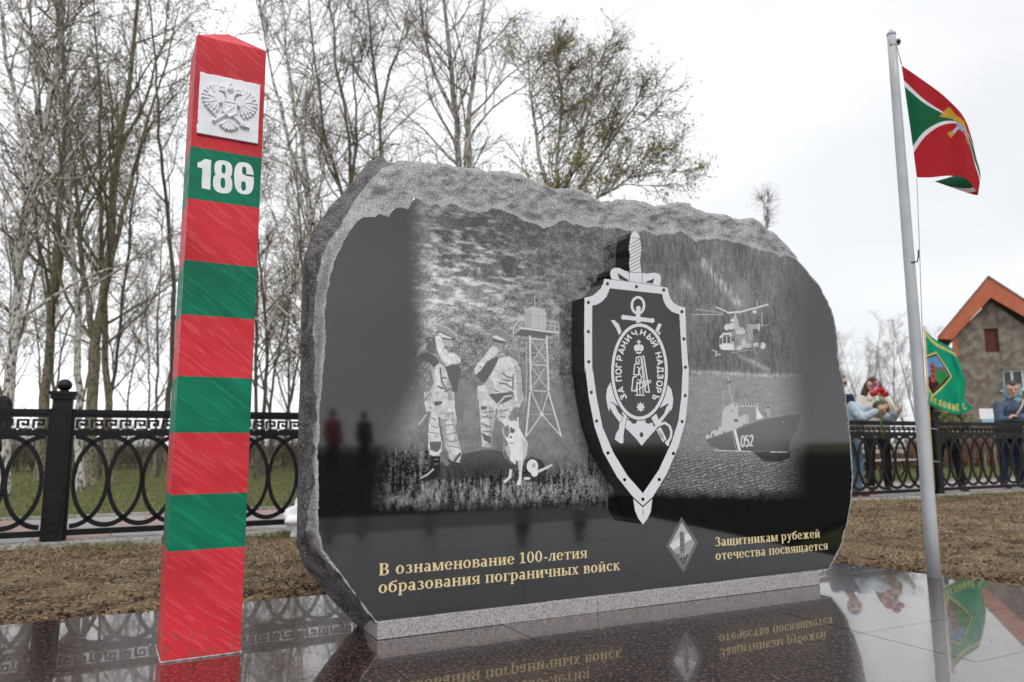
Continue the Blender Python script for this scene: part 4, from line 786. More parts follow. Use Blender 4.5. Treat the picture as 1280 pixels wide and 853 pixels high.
# plaque with the eagle in relief
def build_plaque():
    cs = [PC.sz(*p) for p in ((247, 167.5), (321, 180.5), (325, 107), (250, 92))]
    s0 = min(cs[0][0], cs[3][0]); s1 = max(cs[1][0], cs[2][0]); z0 = (cs[0][1] + cs[1][1]) / 2; z1 = (cs[2][1] + cs[3][1]) / 2
    q = Canvas(PP, PU, s0, s1, z0, z1, .0007); Hh = np.zeros((q.H, q.W)); WW, HH = q.s1 - s0, q.z1 - z0
    def T(x, y): return (s0 + x * WW, z0 + y * HH)      # unit plaque coords
    def fe(x0, y0, a, L, wd, v): 
        ex, ey = x0 + L * cos(radians(a)), y0 + L * sin(radians(a)); q.stroke(Hh, [T(x0, y0), T(ex, ey)], wd * WW, v, 'sz', taper=1.2); q.ell(Hh, *T(ex, ey), wd * WW * .62, wd * WW * .62, v, space='sz', n=12)
    for sg in (-1, 1):
        X = lambda x: .5 + sg * x
        for k in range(12):            # primaries fan
            a = -72 + k * 14; aa = a if sg > 0 else 180 - a
            x0, y0 = X(.17), .60; fe(x0, y0, aa, .27 - .006 * abs(k - 6), .038, .55 + .12 * (k % 2))
        for k in range(9):
            a = -80 + k * 19; aa = a if sg > 0 else 180 - a
            fe(X(.17), .60, aa, .18, .036, .70 + .14 * (k % 2))
        q.ell(Hh, *T(X(.17), .62), .085 * WW, .09 * HH, .85, space='sz')
        q.stroke(Hh, [T(X(.03), .60), T(X(.05), .70), T(X(.10), .755), T(X(.16), .74)], .06 * WW, .95, 'sz', taper=.6)      # neck, head
        q.ell(Hh, *T(X(.135), .755), .035 * WW, .03 * HH, 1.0, space='sz'); q.stroke(Hh, [T(X(.15), .75), T(X(.20), .725)], .022 * WW, .95, 'sz', taper=.3)
        q.ell(Hh, *T(X(.13), .815), .035 * WW, .025 * HH, .8, space='sz'); q.stroke(Hh, [T(X(.13), .83), T(X(.13), .86)], .012 * WW, .9, 'sz')
        q.stroke(Hh, [T(X(.06), .38), T(X(.16), .30), T(X(.22), .25)], .05 * WW, .8, 'sz', taper=.7)       # leg
        q.ell(Hh, *T(X(.24), .24), .03 * WW, .03 * HH, .95, space='sz')
        for k in range(4):
            a = -90 + k * 17; aa = a if sg > 0 else 180 - a
            fe(.5, .30, aa, .17, .036, .6 + .18 * (k % 2))
    q.stroke(Hh, [T(.30, .30), T(.17, .42), T(.12, .50)], .022 * WW, .8, 'sz'); q.stroke(Hh, [T(.68, .24), T(.84, .22)], .03 * WW, .8, 'sz')
    q.fill(Hh, [T(.38, .60), T(.62, .60), T(.62, .40), T(.5, .32), T(.38, .40)], 1.0, 'sz'); q.fill(Hh, [T(.41, .57), T(.59, .57), T(.59, .42), T(.5, .355), T(.41, .42)], .8, 'sz')
    q.stroke(Hh, [T(.45, .40), T(.50, .46), T(.56, .52)], .04 * WW, 1.0, 'sz'); q.ell(Hh, *T(.5, .52), .02 * WW, .02 * HH, 1.0, space='sz')
    q.ell(Hh, *T(.5, .82), .045 * WW, .035 * HH, .9, space='sz'); q.stroke(Hh, [T(.44, .785), T(.56, .785)], .02 * WW, .8, 'sz'); q.stroke(Hh, [T(.5, .85), T(.5, .91)], .014 * WW, .9, 'sz'); q.stroke(Hh, [T(.475, .885), T(.525, .885)], .012 * WW, .9, 'sz')
    Hh = np.where(Hh > 0, Hh, 0); Hs = blur(Hh, 1) * .35 + Hh * .65
    st = 2; Hd = Hs[::st, ::st]; a, b = Hd.shape
    S = s0 + np.linspace(0, WW, b)[None, :] + 0 * Hd; Z = z0 + np.linspace(0, HH, a)[:, None] + 0 * Hd
    tilt = 0
    Dp = .010 + .017 * Hd; r_ = np.random.default_rng(2)
    S[:, 0] += np.interp(np.arange(a), np.linspace(0, a, 25), r_.normal(0, .0012, 25)); Z[-1] += np.interp(np.arange(b), np.linspace(0, b, 25), r_.normal(0, .0008, 25))
    V = PP + S[..., None] * PU + Z[..., None] * ZV - Dp[..., None] * PN
    I = np.arange(a * b).reshape(a, b); F = np.stack([I[:-1, :-1], I[:-1, 1:], I[1:, 1:], I[1:, :-1]], -1).reshape(-1, 4)
    rim = np.concatenate([I[0, :], I[1:, -1], I[-1, -2::-1], I[-2:0:-1, 0]]); V = V.reshape(-1, 3); rb = V[rim] + PN * .0098
    n0 = len(V); V = np.concatenate([V, rb]); m = len(rim); k = np.arange(m)
    F = np.concatenate([F, np.stack([rim, n0 + k, n0 + (k + 1) % m, rim[(k + 1) % m]], -1)])
    return wpart('eagle_plaque', np_mesh(V, F), white_m, POST)
build_plaque()
# ------------------------------------------------------------------ ground, paving, grass
SU, SN = hv(26.9)
A0 = gp(0, 783); A1 = gp(400, 743)            # far edge of the wet granite apron
far = float(((A0 + A1) / 2 - MP) @ SN)        # distance of that edge behind the monument face
rgt = float(((gp(1040, 703) + gp(1180, 719)) / 2 - MP) @ SU)
RU, RN = hv(26.9)
E0, E1 = gp(1040, 703), gp(1280, 733); eang = degrees(atan2((E1 - E0)[1], (E1 - E0)[0]))
FA = gp(66, 676); FU, FN = hv(26.7)           # fence line
def gh(x, y):                                  # lie of the land between apron and fence, metres
    return -.045 + .018 * np.sin(x * 1.7 + y) * np.cos(y * 1.3 - x * .6)
soil_m = mat('dead_turf', (.030, .019, .012), (.17, .115, .068), 4, .95, 1.0, 90, c3=(.30, .23, .125), s3=45, lo=.38, hi=.62, bdist=.02, spec=.2)
turf_m = mat('spring_turf', (.11, .095, .045), (.075, .115, .022), 1.1, .95, .8, 60, c3=(.19, .16, .075), s3=7, lo=.42, hi=.6, bdist=.03, spec=.2)
mb = MB(); mb.add([(-1500, -1500, -.12), (1500, -1500, -.12), (1500, 1500, -.12), (-1500, 1500, -.12)], [(0, 1, 2, 3)])
mb.obj('ground', turf_m, kind='structure')
def FP_(s, d, z=0.0): return FA + s * FU + d * FN + z * ZV
# bed of dead turf and bare soil in front of the fence
nx, ny = 420, 150; sg = np.linspace(-9, 16, nx); dg = np.linspace(-9.0, -.12, ny)
Sg, Dg = np.meshgrid(sg, dg); X = FA[0] + Sg * FU[0] + Dg * FN[0]; Y = FA[1] + Sg * FU[1] + Dg * FN[1]
nzz = fbm(ny, nx, 7, 3, 31); nz3 = fbm(ny, nx, 3, 2, 32); Zg = gh(X, Y) + (nzz - .5) * .035 + (nz3 - .5) * .02
# the dug edge by the apron is lumpy and bare
dm_ = (X - MP[0]) * MN[0] + (Y - MP[1]) * MN[1] - far; sm_ = (X - MP[0]) * MU[0] + (Y - MP[1]) * MU[1]
inside = (dm_ < 0) & (((X - E0[0]) * -sin(radians(eang)) + (Y - E0[1]) * cos(radians(eang))) < 0)
edge_d = np.maximum(dm_, ((X - E0[0]) * -sin(radians(eang)) + (Y - E0[1]) * cos(radians(eang))))
Zg += np.exp(-((edge_d - .22) / .18) ** 2) * (.02 + .06 * (nz3 - .5) + .03 * (nzz - .5)); Zg = np.where(edge_d < 0.05, -.06, Zg)
I = np.arange(nx * ny).reshape(ny, nx); keep = (edge_d > -.25) & (Y > .4) & (X < .86 * Y); F = np.stack([I[:-1, :-1], I[:-1, 1:], I[1:, 1:], I[1:, :-1]], -1)[(keep[:-1, :-1] | keep[1:, 1:])].reshape(-1, 4)
link('soil', np_mesh(np.stack([X, Y, Zg], -1).reshape(-1, 3), F), soil_m, smooth=True, kind='structure')
from_grid = lambda x, y: Zg[np.clip(((((x - FA[0]) * FN[0] + (y - FA[1]) * FN[1]) + 9) / 8.88 * (ny - 1)).round().astype(int), 0, ny - 1), np.clip(((((x - FA[0]) * FU[0] + (y - FA[1]) * FU[1]) + 9) / 25 * (nx - 1)).round().astype(int), 0, nx - 1)]
def edge_dist(x, y): return np.maximum((x - MP[0]) * MN[0] + (y - MP[1]) * MN[1] - far, (x - E0[0]) * -sin(radians(eang)) + (y - E0[1]) * cos(radians(eang)))
def blades(name, n, samp, cols, L, wd, lean, mname, label, zf, cat='grass'):
    r = np.random.default_rng(len(name)); x, y = samp(r, n); n = len(x); z = zf(x, y)
    a = r.random(n) * 2 * pi; l = L * (.5 + r.random(n)); le = lean * (.6 + .6 * r.random(n)); up = np.stack([np.cos(a) * np.sin(le), np.sin(a) * np.sin(le), np.cos(le)], 1)
    b = r.random(n) * 2 * pi; sd_ = np.stack([np.cos(b), np.sin(b), .2 * r.normal(size=n)], 1) * (wd * (.6 + .8 * r.random(n)))[:, None]
    P = np.stack([x, y, z], 1); V = np.stack([P - sd_, P + sd_, P + up * l[:, None]], 1).reshape(-1, 3)
    me = np_mesh(V, np.arange(3 * n).reshape(-1, 3), name); c = np.array(cols)[r.integers(0, len(cols), n)] * (.7 + .6 * r.random((n, 1)))
    ca = me.color_attributes.new('Col', 'FLOAT_COLOR', 'POINT'); ca.data.foreach_set('color', np.repeat(np.c_[c, np.ones(n)], 3, 0).astype(np.float32).ravel())
    return link(name, me, bl_m, kind='stuff', label=label, category=cat)
bl_m = vcol_mat('dry_blades', .85, trans=.25)
def samp_bed(r, n):
    s = -1.6 + r.random(n) * 15.5; d = -4.6 * r.random(n) - .18; x = FA[0] + s * FU[0] + d * FN[0]; y = FA[1] + s * FU[1] + d * FN[1]
    e = edge_dist(x, y); pt = fbm(200, 400, 26, 4, 8)[np.clip((d + 5) * 35, 0, 199).astype(int), np.clip((s + 2) * 22, 0, 399).astype(int)]
    k = (e > .12) & (r.random(n) < np.clip((e - .25) / .9, .04, 1) * np.clip((pt - .44) * 9, .06, 1)); return x[k], y[k]
straw = [(.40, .29, .18), (.50, .39, .26), (.32, .23, .14), (.19, .13, .08), (.56, .45, .31), (.09, .06, .04)]
blades('dead_grass', 330000, samp_bed, straw, .045, .0022, 1.25, 'straw', 'flattened straw coloured dead grass between the wet granite and the fence', from_grid)
def samp_green(r, n):
    s = -1.6 + r.random(n) * 15.5; d = -.14 - .30 * r.random(n) ** 1.5; cl = vnoise(2, 400, 9, 77)[0][np.clip((s + 2) * 22, 0, 399).astype(int)]
    k = r.random(n) < np.clip((cl - .35) * 2, .05, 1); s, d = s[k], d[k]; return FA[0] + s * FU[0] + d * FN[0], FA[1] + s * FU[1] + d * FN[1]
blades('green_shoots', 16000, samp_green, [(.10, .15, .03), (.14, .18, .05), (.28, .22, .11), (.2, .19, .07)], .06, .0022, .7, 'shoots', 'young green grass shoots along the concrete kerb under the fence', from_grid)
def samp_lit(r, n):
    s = -1.6 + r.random(n) * 13; d = -5.6 * r.random(n) - .3; x = FA[0] + s * FU[0] + d * FN[0]; y = FA[1] + s * FU[1] + d * FN[1]
    e = edge_dist(x, y); k = (e > .04) & (r.random(n) < np.exp(-(e / .42) ** 2) + .05); return x[k], y[k]
def litter():
    r = np.random.default_rng(12); x, y = samp_lit(r, 90000); n = len(x); z = from_grid(x, y) + .004 + .008 * r.random(n); P = np.stack([x, y, z], 1)
    a = r.normal(size=(n, 3)); a[:, 2] *= .5; a /= np.linalg.norm(a, axis=1, keepdims=True); b = np.cross(a, r.normal(size=(n, 3))); b /= np.linalg.norm(b, axis=1, keepdims=True)
    L = (.005 + .012 * r.random(n))[:, None]; W = (.003 + .006 * r.random(n))[:, None]
    V = np.stack([P - a * L, P - b * W, P + a * L, P + b * W], 1).reshape(-1, 3); me = np_mesh(V, np.arange(4 * n).reshape(-1, 4))
    cs = np.array([(.09, .05, .028), (.05, .03, .02), (.15, .085, .04), (.24, .15, .07), (.035, .022, .015)]); c = cs[r.integers(0, 5, n)] * (.6 + .7 * r.random((n, 1)))
    ca = me.color_attributes.new('Col', 'FLOAT_COLOR', 'POINT'); ca.data.foreach_set('color', np.repeat(np.c_[c, np.ones(n)], 4, 0).astype(np.float32).ravel())
    link('leaf_litter', me, bl_m, kind='stuff', label='brown peat crumbs and leaf litter along the edge of the wet granite', category='litter')
litter()
def strays():
    def f(r, n):
        s = -2.2 + r.random(n) * 6.2; d = far - r.random(n) ** 1.8 * 3.0; x = MP[0] + s * MU[0] + d * MN[0]; y = MP[1] + s * MU[1] + d * MN[1]; k = (edge_dist(x, y) < -.01) & ~((d > -.02) & (d < .3) & (s > -.4) & (s < 2.7)); return x[k], y[k]
    blades('stray_straws', 420, f, straw, .022, .0014, 1.5, '', 'loose straws and crumbs washed onto the wet granite slabs', lambda x, y: np.full(len(x), .003), 'straw')
strays()
clod_m = mat('peat_clods', (.03, .019, .012), (.10, .06, .033), 60, .95, .8, 200, lo=.4, hi=.62)
def clods():
    r = np.random.default_rng(22); x, y = samp_lit(r, 15000); n = min(len(x), 2600); V = []; F = []; V0, F0 = icosphere((0, 0, 0), 1, 1); k = 0
    for i in range(n):
        s = .004 + .014 * r.random() ** 2; V.append(V0 * (1 + r.normal(0, .18, (len(V0), 1))) * s * np.array([1, .9, .6]) + np.array([x[i], y[i], from_grid(x[i:i + 1], y[i:i + 1])[0] + s * .2])); F.append(np.array(F0) + k); k += len(V0)
    link('peat_clods', np_mesh(np.concatenate(V), np.concatenate(F)), clod_m, kind='stuff', label='dark peat clods crumbled along the granite edge', category='soil')
clods()
def leaves():
    r = np.random.default_rng(41); n = 2600; s = -1.6 + r.random(n) * 14; d = -5.0 * r.random(n) - .15; x = FA[0] + s * FU[0] + d * FN[0]; y = FA[1] + s * FU[1] + d * FN[1]; k = edge_dist(x, y) > .03; x, y = x[k], y[k]; n = len(x)
    P = np.stack([x, y, from_grid(x, y) + .012], 1); t = r.random(n) * 6.28; a = np.stack([np.cos(t), np.sin(t), r.normal(0, .25, n)], 1); b = np.stack([-np.sin(t), np.cos(t), r.normal(0, .35, n)], 1); L = (.010 + .016 * r.random(n))[:, None]; W = L * .55; up = np.array([0, 0, 1.0]) * (L * .35)
    V = np.stack([P - a * L, P - b * W + up, P + a * L, P + b * W + up, P], 1).reshape(-1, 3); i = np.arange(n)[:, None] * 5; F = np.concatenate([i + np.array([[0, 1, 4]]), i + np.array([[1, 2, 4]]), i + np.array([[2, 3, 4]]), i + np.array([[3, 0, 4]])]); me = np_mesh(V, F)
    cs = np.array([(.16, .085, .035), (.10, .055, .028), (.24, .14, .06), (.30, .22, .12), (.06, .035, .02)]); c = cs[r.integers(0, 5, n)] * (.6 + .7 * r.random((n, 1)))
    ca = me.color_attributes.new('Col', 'FLOAT_COLOR', 'POINT'); ca.data.foreach_set('color', np.repeat(np.c_[c, np.ones(n)], 5, 0).astype(np.float32).ravel()); link('dead_leaves', me, bl_m, kind='stuff', label='small curled brown dead leaves lying over the dead turf', category='leaves')
leaves()

# wet granite apron of sawn slabs
wet = bpy.data.materials.new('wet_red_granite'); wet.use_nodes = True
def build_wet():
    nt = wet.node_tree; b = nt.nodes['Principled BSDF']; L = nt.links.new; tc = N(nt, 'ShaderNodeTexCoord'); geo = N(nt, 'ShaderNodeNewGeometry')
    def noise(s, de=3, rgh=.5): n = N(nt, 'ShaderNodeTexNoise'); n.inputs['Scale'].default_value = s; n.inputs['Detail'].default_value = de; n.inputs['Roughness'].default_value = rgh; L(geo.outputs['Position'], n.inputs[0]); return n.outputs['Fac']
    r = N(nt, 'ShaderNodeValToRGB'); e = r.color_ramp.elements; e[0].position = .46; e[0].color = (.003, .0018, .0016, 1); e[1].position = .60; e[1].color = (.24, .115, .085, 1)
    x = e.new(.53); x.color = (.014, .007, .006, 1); L(noise(62, 5, .75), r.inputs[0]); 
    r2 = N(nt, 'ShaderNodeValToRGB'); r2.color_ramp.elements[0].position = .60; r2.color_ramp.elements[1].position = .66; L(noise(48, 4, .75), r2.inputs[0])
    m = N(nt, 'ShaderNodeMixRGB'); L(r2.outputs[0], m.inputs[0]); L(r.outputs[0], m.inputs[1]); m.inputs[2].default_value = (.11, .062, .05, 1); L(m.outputs[0], b.inputs['Base Color'])
    # standing water: smooth in pools, broken film elsewhere
    pool = N(nt, 'ShaderNodeValToRGB'); pool.color_ramp.elements[0].position = .36; pool.color_ramp.elements[1].position = .62; L(noise(2.3, 4, .6), pool.inputs[0])
    mr = N(nt, 'ShaderNodeMapRange'); mr.inputs['To Min'].default_value = .015; mr.inputs['To Max'].default_value = .07; L(pool.outputs[0], mr.inputs[0]); L(mr.outputs[0], b.inputs['Roughness'])
    b.inputs['IOR'].default_value = 2.0; b.inputs['Coat Weight'].default_value = .8; b.inputs['Coat IOR'].default_value = 1.6; b.inputs['Coat Roughness'].default_value = .02
    mp = N(nt, 'ShaderNodeMapping'); mp.inputs['Rotation'].default_value = (0, 0, radians(-26.9)); mp.inputs['Scale'].default_value = (1, 1, 1); L(geo.outputs['Position'], mp.inputs[0])
    w1 = N(nt, 'ShaderNodeTexNoise'); w1.inputs['Scale'].default_value = 75; w1.inputs['Detail'].default_value = 6; w1.inputs['Roughness'].default_value = .75; L(mp.outputs[0], w1.inputs[0])
    w2 = noise(9, 2); ad = N(nt, 'ShaderNodeMath', operation='MULTIPLY_ADD'); L(w2, ad.inputs[0]); ad.inputs[1].default_value = 1.8; L(w1.outputs['Fac'], ad.inputs[2])
    bp = N(nt, 'ShaderNodeBump'); bp.inputs['Strength'].default_value = .21; bp.inputs['Distance'].default_value = .0026; L(ad.outputs[0], bp.inputs['Height']); L(bp.outputs[0], b.inputs['Normal'])
build_wet()
AP = empty('apron', tuple(MP), kind='structure')
bed_m = mat('wet_grout', (.012, .009, .008), (.03, .022, .02), 40, .25)
def clip_poly(poly, P, n):
    out = []
    for i in range(len(poly)):
        a, b = poly[i], poly[(i + 1) % len(poly)]; da, db = float((a - P) @ n), float((b - P) @ n)
        if da <= 0: out.append(a)
        if (da < 0 < db) or (db < 0 < da): out.append(a + (b - a) * (da / (da - db)))
    return out
EN = np.array([-sin(radians(eang)), cos(radians(eang)), 0.0])
tw, td = .60, .45
r_ = random.Random(5)
for i in range(-6, 11):
    for j in range(-7, 3):
        s0, s1 = -.06 + i * tw + (.0 if j % 2 else .0), -.06 + (i + 1) * tw; d1 = far + (-j + 3 - 3) * 0 + (j - 2) * td + .0; d0 = d1
        d0 = far - (j + 1) * td if False else far + (j - 3) * td; d1 = d0 + td
        g = .0009; poly = [MP + s * MU + d * MN for s, d in ((s0 + g, d0 + g), (s1 - g, d0 + g), (s1 - g, d1 - g), (s0 + g, d1 - g))]
        poly = clip_poly(poly, E0, EN)
        if len(poly) < 3 or max(p[1] for p in poly) < .6: continue
        n = len(poly); h = r_.uniform(-.0006, .0006)
        mb = MB(); mb.add([p + h * ZV for p in poly] + [p - .03 * ZV for p in poly], [tuple(range(n)), tuple(range(n, 2 * n))[::-1]] + [(k, n + k, n + (k + 1) % n, (k + 1) % n) for k in range(n)])
        wMB(mb, 'granite_tile', wet, AP)
mb = MB(); poly = clip_poly([MP + s * MU + d * MN for s, d in ((-5, -5), (8, -5), (8, far - .004), (-5, far - .004))], E0, EN)
n = len(poly); mb.add([p - .0045 * ZV for p in poly] + [p - .08 * ZV for p in poly], [tuple(range(n))] + [(k, n + k, n + (k + 1) % n, (k + 1) % n) for k in range(n)]); wMB(mb, 'mortar_bed', bed_m, AP)
# dark asphalt square behind the camera, seen mirrored in the polished stone
asph = mat('wet_asphalt', (.006, .006, .0065), (.018, .018, .019), 25, .9, .3, 120, spec=.08)
mb = MB(); mb.add([(-60, -120, -.062), (60, -120, -.062), (60, 3.3, -.062), (2.9, 3.3, -.062), (1.2, -.9, -.062), (-60, -.9, -.062)], [(0, 1, 2, 3, 4, 5)]); mb.obj('square', asph, kind='structure')

# kerb, footpath
conc = mat('concrete', (.24, .225, .20), (.40, .38, .35), 7, .85, .5, 60, c3=(.15, .14, .12), s3=22)
KB = empty('kerb', tuple(FP_(-3, 0)), kind='structure'); ff = lambda s, d, z: tuple(FP_(s, d, z))
for k in range(17):
    mb = MB(); mb.box(-3.2 + k * 1.0 + .004, -3.2 + (k + 1) * 1.0 - .004, -.13, .14, -.10, -.004 + .004 * sin(k * 2.3), ff); wMB(mb, 'kerbstone', conc, KB, bevel=.012)
WK = empty('footpath', tuple(FP_(-3, 1)), kind='structure')
pav = [mat('pink_paver', (.30, .185, .165), (.36, .235, .215), 8, .75, .3, 80), mat('grey_paver', (.26, .245, .235), (.34, .325, .31), 8, .75, .3, 80)]
mb = MB(); mb.box(-12, 24, .14, 2.62, -.1, -.051, ff); wMB(mb, 'sand_bed', conc, WK)
mb = MB(); mb.box(.28, .28, .28, .28, 0, 0)
for i in range(-6, 32):
    for j in range(4):
        d0 = .16 + j * .6; s0 = -2 + i * .6 + (.3 if j % 2 else 0); mb = MB(); mb.box(s0 + .005, s0 + .595, d0 + .005, d0 + .595, -.09, -.035 + r_.uniform(-.002, .002), ff)
        wMB(mb, 'paver', pav[0 if (i * 2 + j) % 5 < 2 else 1], WK)
for k in range(36):
    mb = MB(); mb.box(-12 + k + .004, -12 + k + .996, 2.57, 2.65, -.1, -.005, ff); wMB(mb, 'path_edging', conc, WK)
lawn_z = lambda x, y: np.full(len(x), -.115)
def samp_lawn(r, n):
    s = -14 + r.random(n) * 50; d = 2.7 + r.random(n) ** 1.6 * 22; return FA[0] + s * FU[0] + d * FN[0], FA[1] + s * FU[1] + d * FN[1]
blades('lawn_grass', 130000, samp_lawn, [(.10, .14, .03), (.14, .15, .05), (.22, .18, .08), (.08, .12, .02), (.26, .21, .11)], .07, .006, .6, 'lawn', 'patchy green and straw coloured spring lawn behind the footpath', lawn_z)

# ------------------------------------------------------------------ cast iron fence
iron = mat('black_iron_paint', (.003, .003, .0034), (.009, .0085, .009), 20, .42, .3, 60, spec=.28)
FE = empty('iron_fence', tuple(FA), label='black cast iron fence with meander frieze and interlocking oval rings on the concrete kerb', category='fence')
PITCHS = 2.79
def prep(me_fn):
    return me_fn
def post_meshes():
    F0 = lambda a, b, c: (a * FU + b * FN + c * ZV)
    mb = MB(); mb.box(-.07, .07, -.07, .07, 0, 1.14, lambda a, b, c: tuple(F0(a, b, c)))
    mb.box(-.088, .088, -.088, .088, 1.14, 1.175, lambda a, b, c: tuple(F0(a, b, c))); mb.box(-.10, .10, -.10, .10, 1.175, 1.20, lambda a, b, c: tuple(F0(a, b, c)))
    mb.box(-.045, .045, -.076, -.0701, .08, 1.08, lambda a, b, c: tuple(F0(a, b, c)))
    for sx_ in (-1, 1): mb.box(sx_ * .0705, sx_ * .092, -.03, .03, .0, 1.06, lambda a, b, c: tuple(F0(a, b, c)))
    p = pyd(mb.v, mb.f); bm = bmesh.new(); bm.from_mesh(p); bmesh.ops.recalc_face_normals(bm, faces=bm.faces); bm.to_mesh(p); bm.free()
    m2 = MB(); m2.lathe([(0, 1.2), (.035, 1.2), (.04, 1.205), (.026, 1.215)] + [(.056 * cos(t), 1.256 + .05 * sin(t)) for t in np.linspace(-1.0, 1.5, 12)] + [(0, 1.307)], n=20); b = pyd(m2.v, m2.f)
    p.materials.append(iron); b.materials.append(iron); b.polygons.foreach_set('use_smooth', [True] * len(b.polygons)); return p, b
pm, bmsh = post_meshes()
def ring_mesh(a0=0, a1=360):
    A, Bz, cz = .262, .372, .470; th, dp = .029, .018; n = int(abs(a1 - a0) / 6); mb = MB(); t = np.radians(np.linspace(a0, a1, n + 1)); closed = abs(a1 - a0) >= 360
    for i, x in enumerate(t):
        wd = th * (1 + .35 * abs(sin(x)))
        for q in (-1, 1):
            for e in (-1, 1):
                c = FU * ((A + q * wd / 2 - .01) * cos(x)) + ZV * (cz + (Bz + q * wd / 2 - .01) * sin(x)) + FN * dp * e / 2; mb.v.append(tuple(c))
    for i in range(n):
        a, b = i * 4, (i + 1) * 4
        for p_, q_ in ((0, 1), (1, 3), (3, 2), (2, 0)): mb.f.append((a + p_, a + q_, b + q_, b + p_))
    me = pyd(mb.v, mb.f); bm = bmesh.new(); bm.from_mesh(me); bmesh.ops.remove_doubles(bm, verts=bm.verts, dist=1e-5)
    if not closed: bmesh.ops.holes_fill(bm, edges=bm.edges)
    bmesh.ops.recalc_face_normals(bm, faces=bm.faces); bm.to_mesh(me); bm.free(); me.materials.append(iron); return me
RM, RL, RR = ring_mesh(), ring_mesh(-90, 90), ring_mesh(90, 270)
def frame_meshes():
    L = PITCHS; f = lambda a, b, c: tuple(a * FU + b * FN + c * ZV)
    def mk(boxes):
        mb = MB()
        for q in boxes: mb.box(*q, f)
        me = pyd(mb.v, mb.f); bm = bmesh.new(); bm.from_mesh(me); bmesh.ops.recalc_face_normals(bm, faces=bm.faces); bm.to_mesh(me); bm.free(); me.materials.append(iron); return me
    rail = mk([(.093, L - .093, -.028, .028, 1.015, 1.055), (.093, L - .093, -.020, .020, .99, 1.015)])
    low = mk([(.093, L - .093, -.018, .018, .035, .082)]); mid = mk([(.093, L - .093, -.014, .014, .838, .868), (.093, L - .093, -.008, .008, .868, .885)])
    # running meander band
    B = []; z0, z1 = .886, .989; u = .108; t = .018; x = .10; k = 0
    while x + u < L - .093:
        h = z1 - z0; g = (z1 - z0 - .03) / 3
        B += [(x, x + t, -.007, .007, z0 + .014, z1 - .014), (x + t, x + u - .02, -.007, .007, z1 - .014 - t, z1 - .014), (x + u - .02 - t, x + u - .02, -.007, .007, z0 + .035, z1 - .014 - t),
              (x + .036, x + u - .02 - t, -.007, .007, z0 + .035, z0 + .035 + t), (x + .036, x + .036 + t, -.007, .007, z0 + .035 + t, z0 + .062), (x + t, x + u, -.007, .007, z0 + .002, z0 + .014)]; x += u; k += 1
    B += [(.093, L - .093, -.0065, .0065, z0 - .002, z0 + .0015)]
    return rail, low, mid, mk(B), mk([(-.018, .018, -.016, .016, .38, .56), (-.026, .026, -.012, .012, .385, .40), (-.026, .026, -.012, .012, .54, .555)])
rail_, low_, mid_, mea_, clamp_ = frame_meshes()
for k in range(-2, 7):
    o = link('fence_post', pm, None, FE); o.location = FU * PITCHS * k; b = link('ball_finial', bmsh, None, o)
    if k == 6: continue
    q = link('panel_frame', low_, None, FE); q.location = FU * PITCHS * k
    link('top_rail', rail_, None, q); link('middle_rail', mid_, None, q); link('meander_frieze', mea_, None, q)
    for i in range(11):
        g = link('oval_ring', RL if i == 0 else RR if i == 10 else RM, None, q); g.location = FU * (.105 + i * .258)
    for i in (1, 4, 6, 9): g = link('ring_clamp', clamp_, None, q); g.location = FU * (.105 + (i - 1) * .258 + .258)
print('setting', round(time.time() - T0, 1))
# ------------------------------------------------------------------ trees
bark_w = mat('birch_bark', (.50, .47, .43), (.13, .115, .10), 16, .85, .6, 50, lo=.5, hi=.66, stretch=(1, 1, .45), c3=(.05, .045, .04), s3=24, spec=.2)
bark_d = mat('olive_bark', (.17, .15, .105), (.27, .24, .17), 9, .9, .8, 50, stretch=(1, 1, .4), c3=(.045, .04, .03), s3=30, spec=.2)
bark_g = mat('grey_bark', (.17, .15, .12), (.10, .088, .068), 9, .9, .6, 40, stretch=(1, 1, .5), c3=(.08, .07, .055), s3=20, spec=.2)
twig_m = mat('twigs', (.15, .12, .088), (.24, .195, .145), 3, .9, spec=.2)
bud_m = vcol_mat('spring_buds', .7, trans=.35)
def norm(v): return v / (np.linalg.norm(v) + 1e-9)
def grow(r, p, d, L, n, wob, up):
    pts = [p]; st = L / n
    for i in range(n):
        d = norm(d + r.normal(0, wob, 3) + np.array([0, 0, up])); p = p + d * st; pts.append(p)
    return np.array(pts)
def side_dir(r, t, ang):
    v = r.normal(size=3); v -= t * (v @ t); v = norm(v); return norm(t * cos(ang) + v * sin(ang))
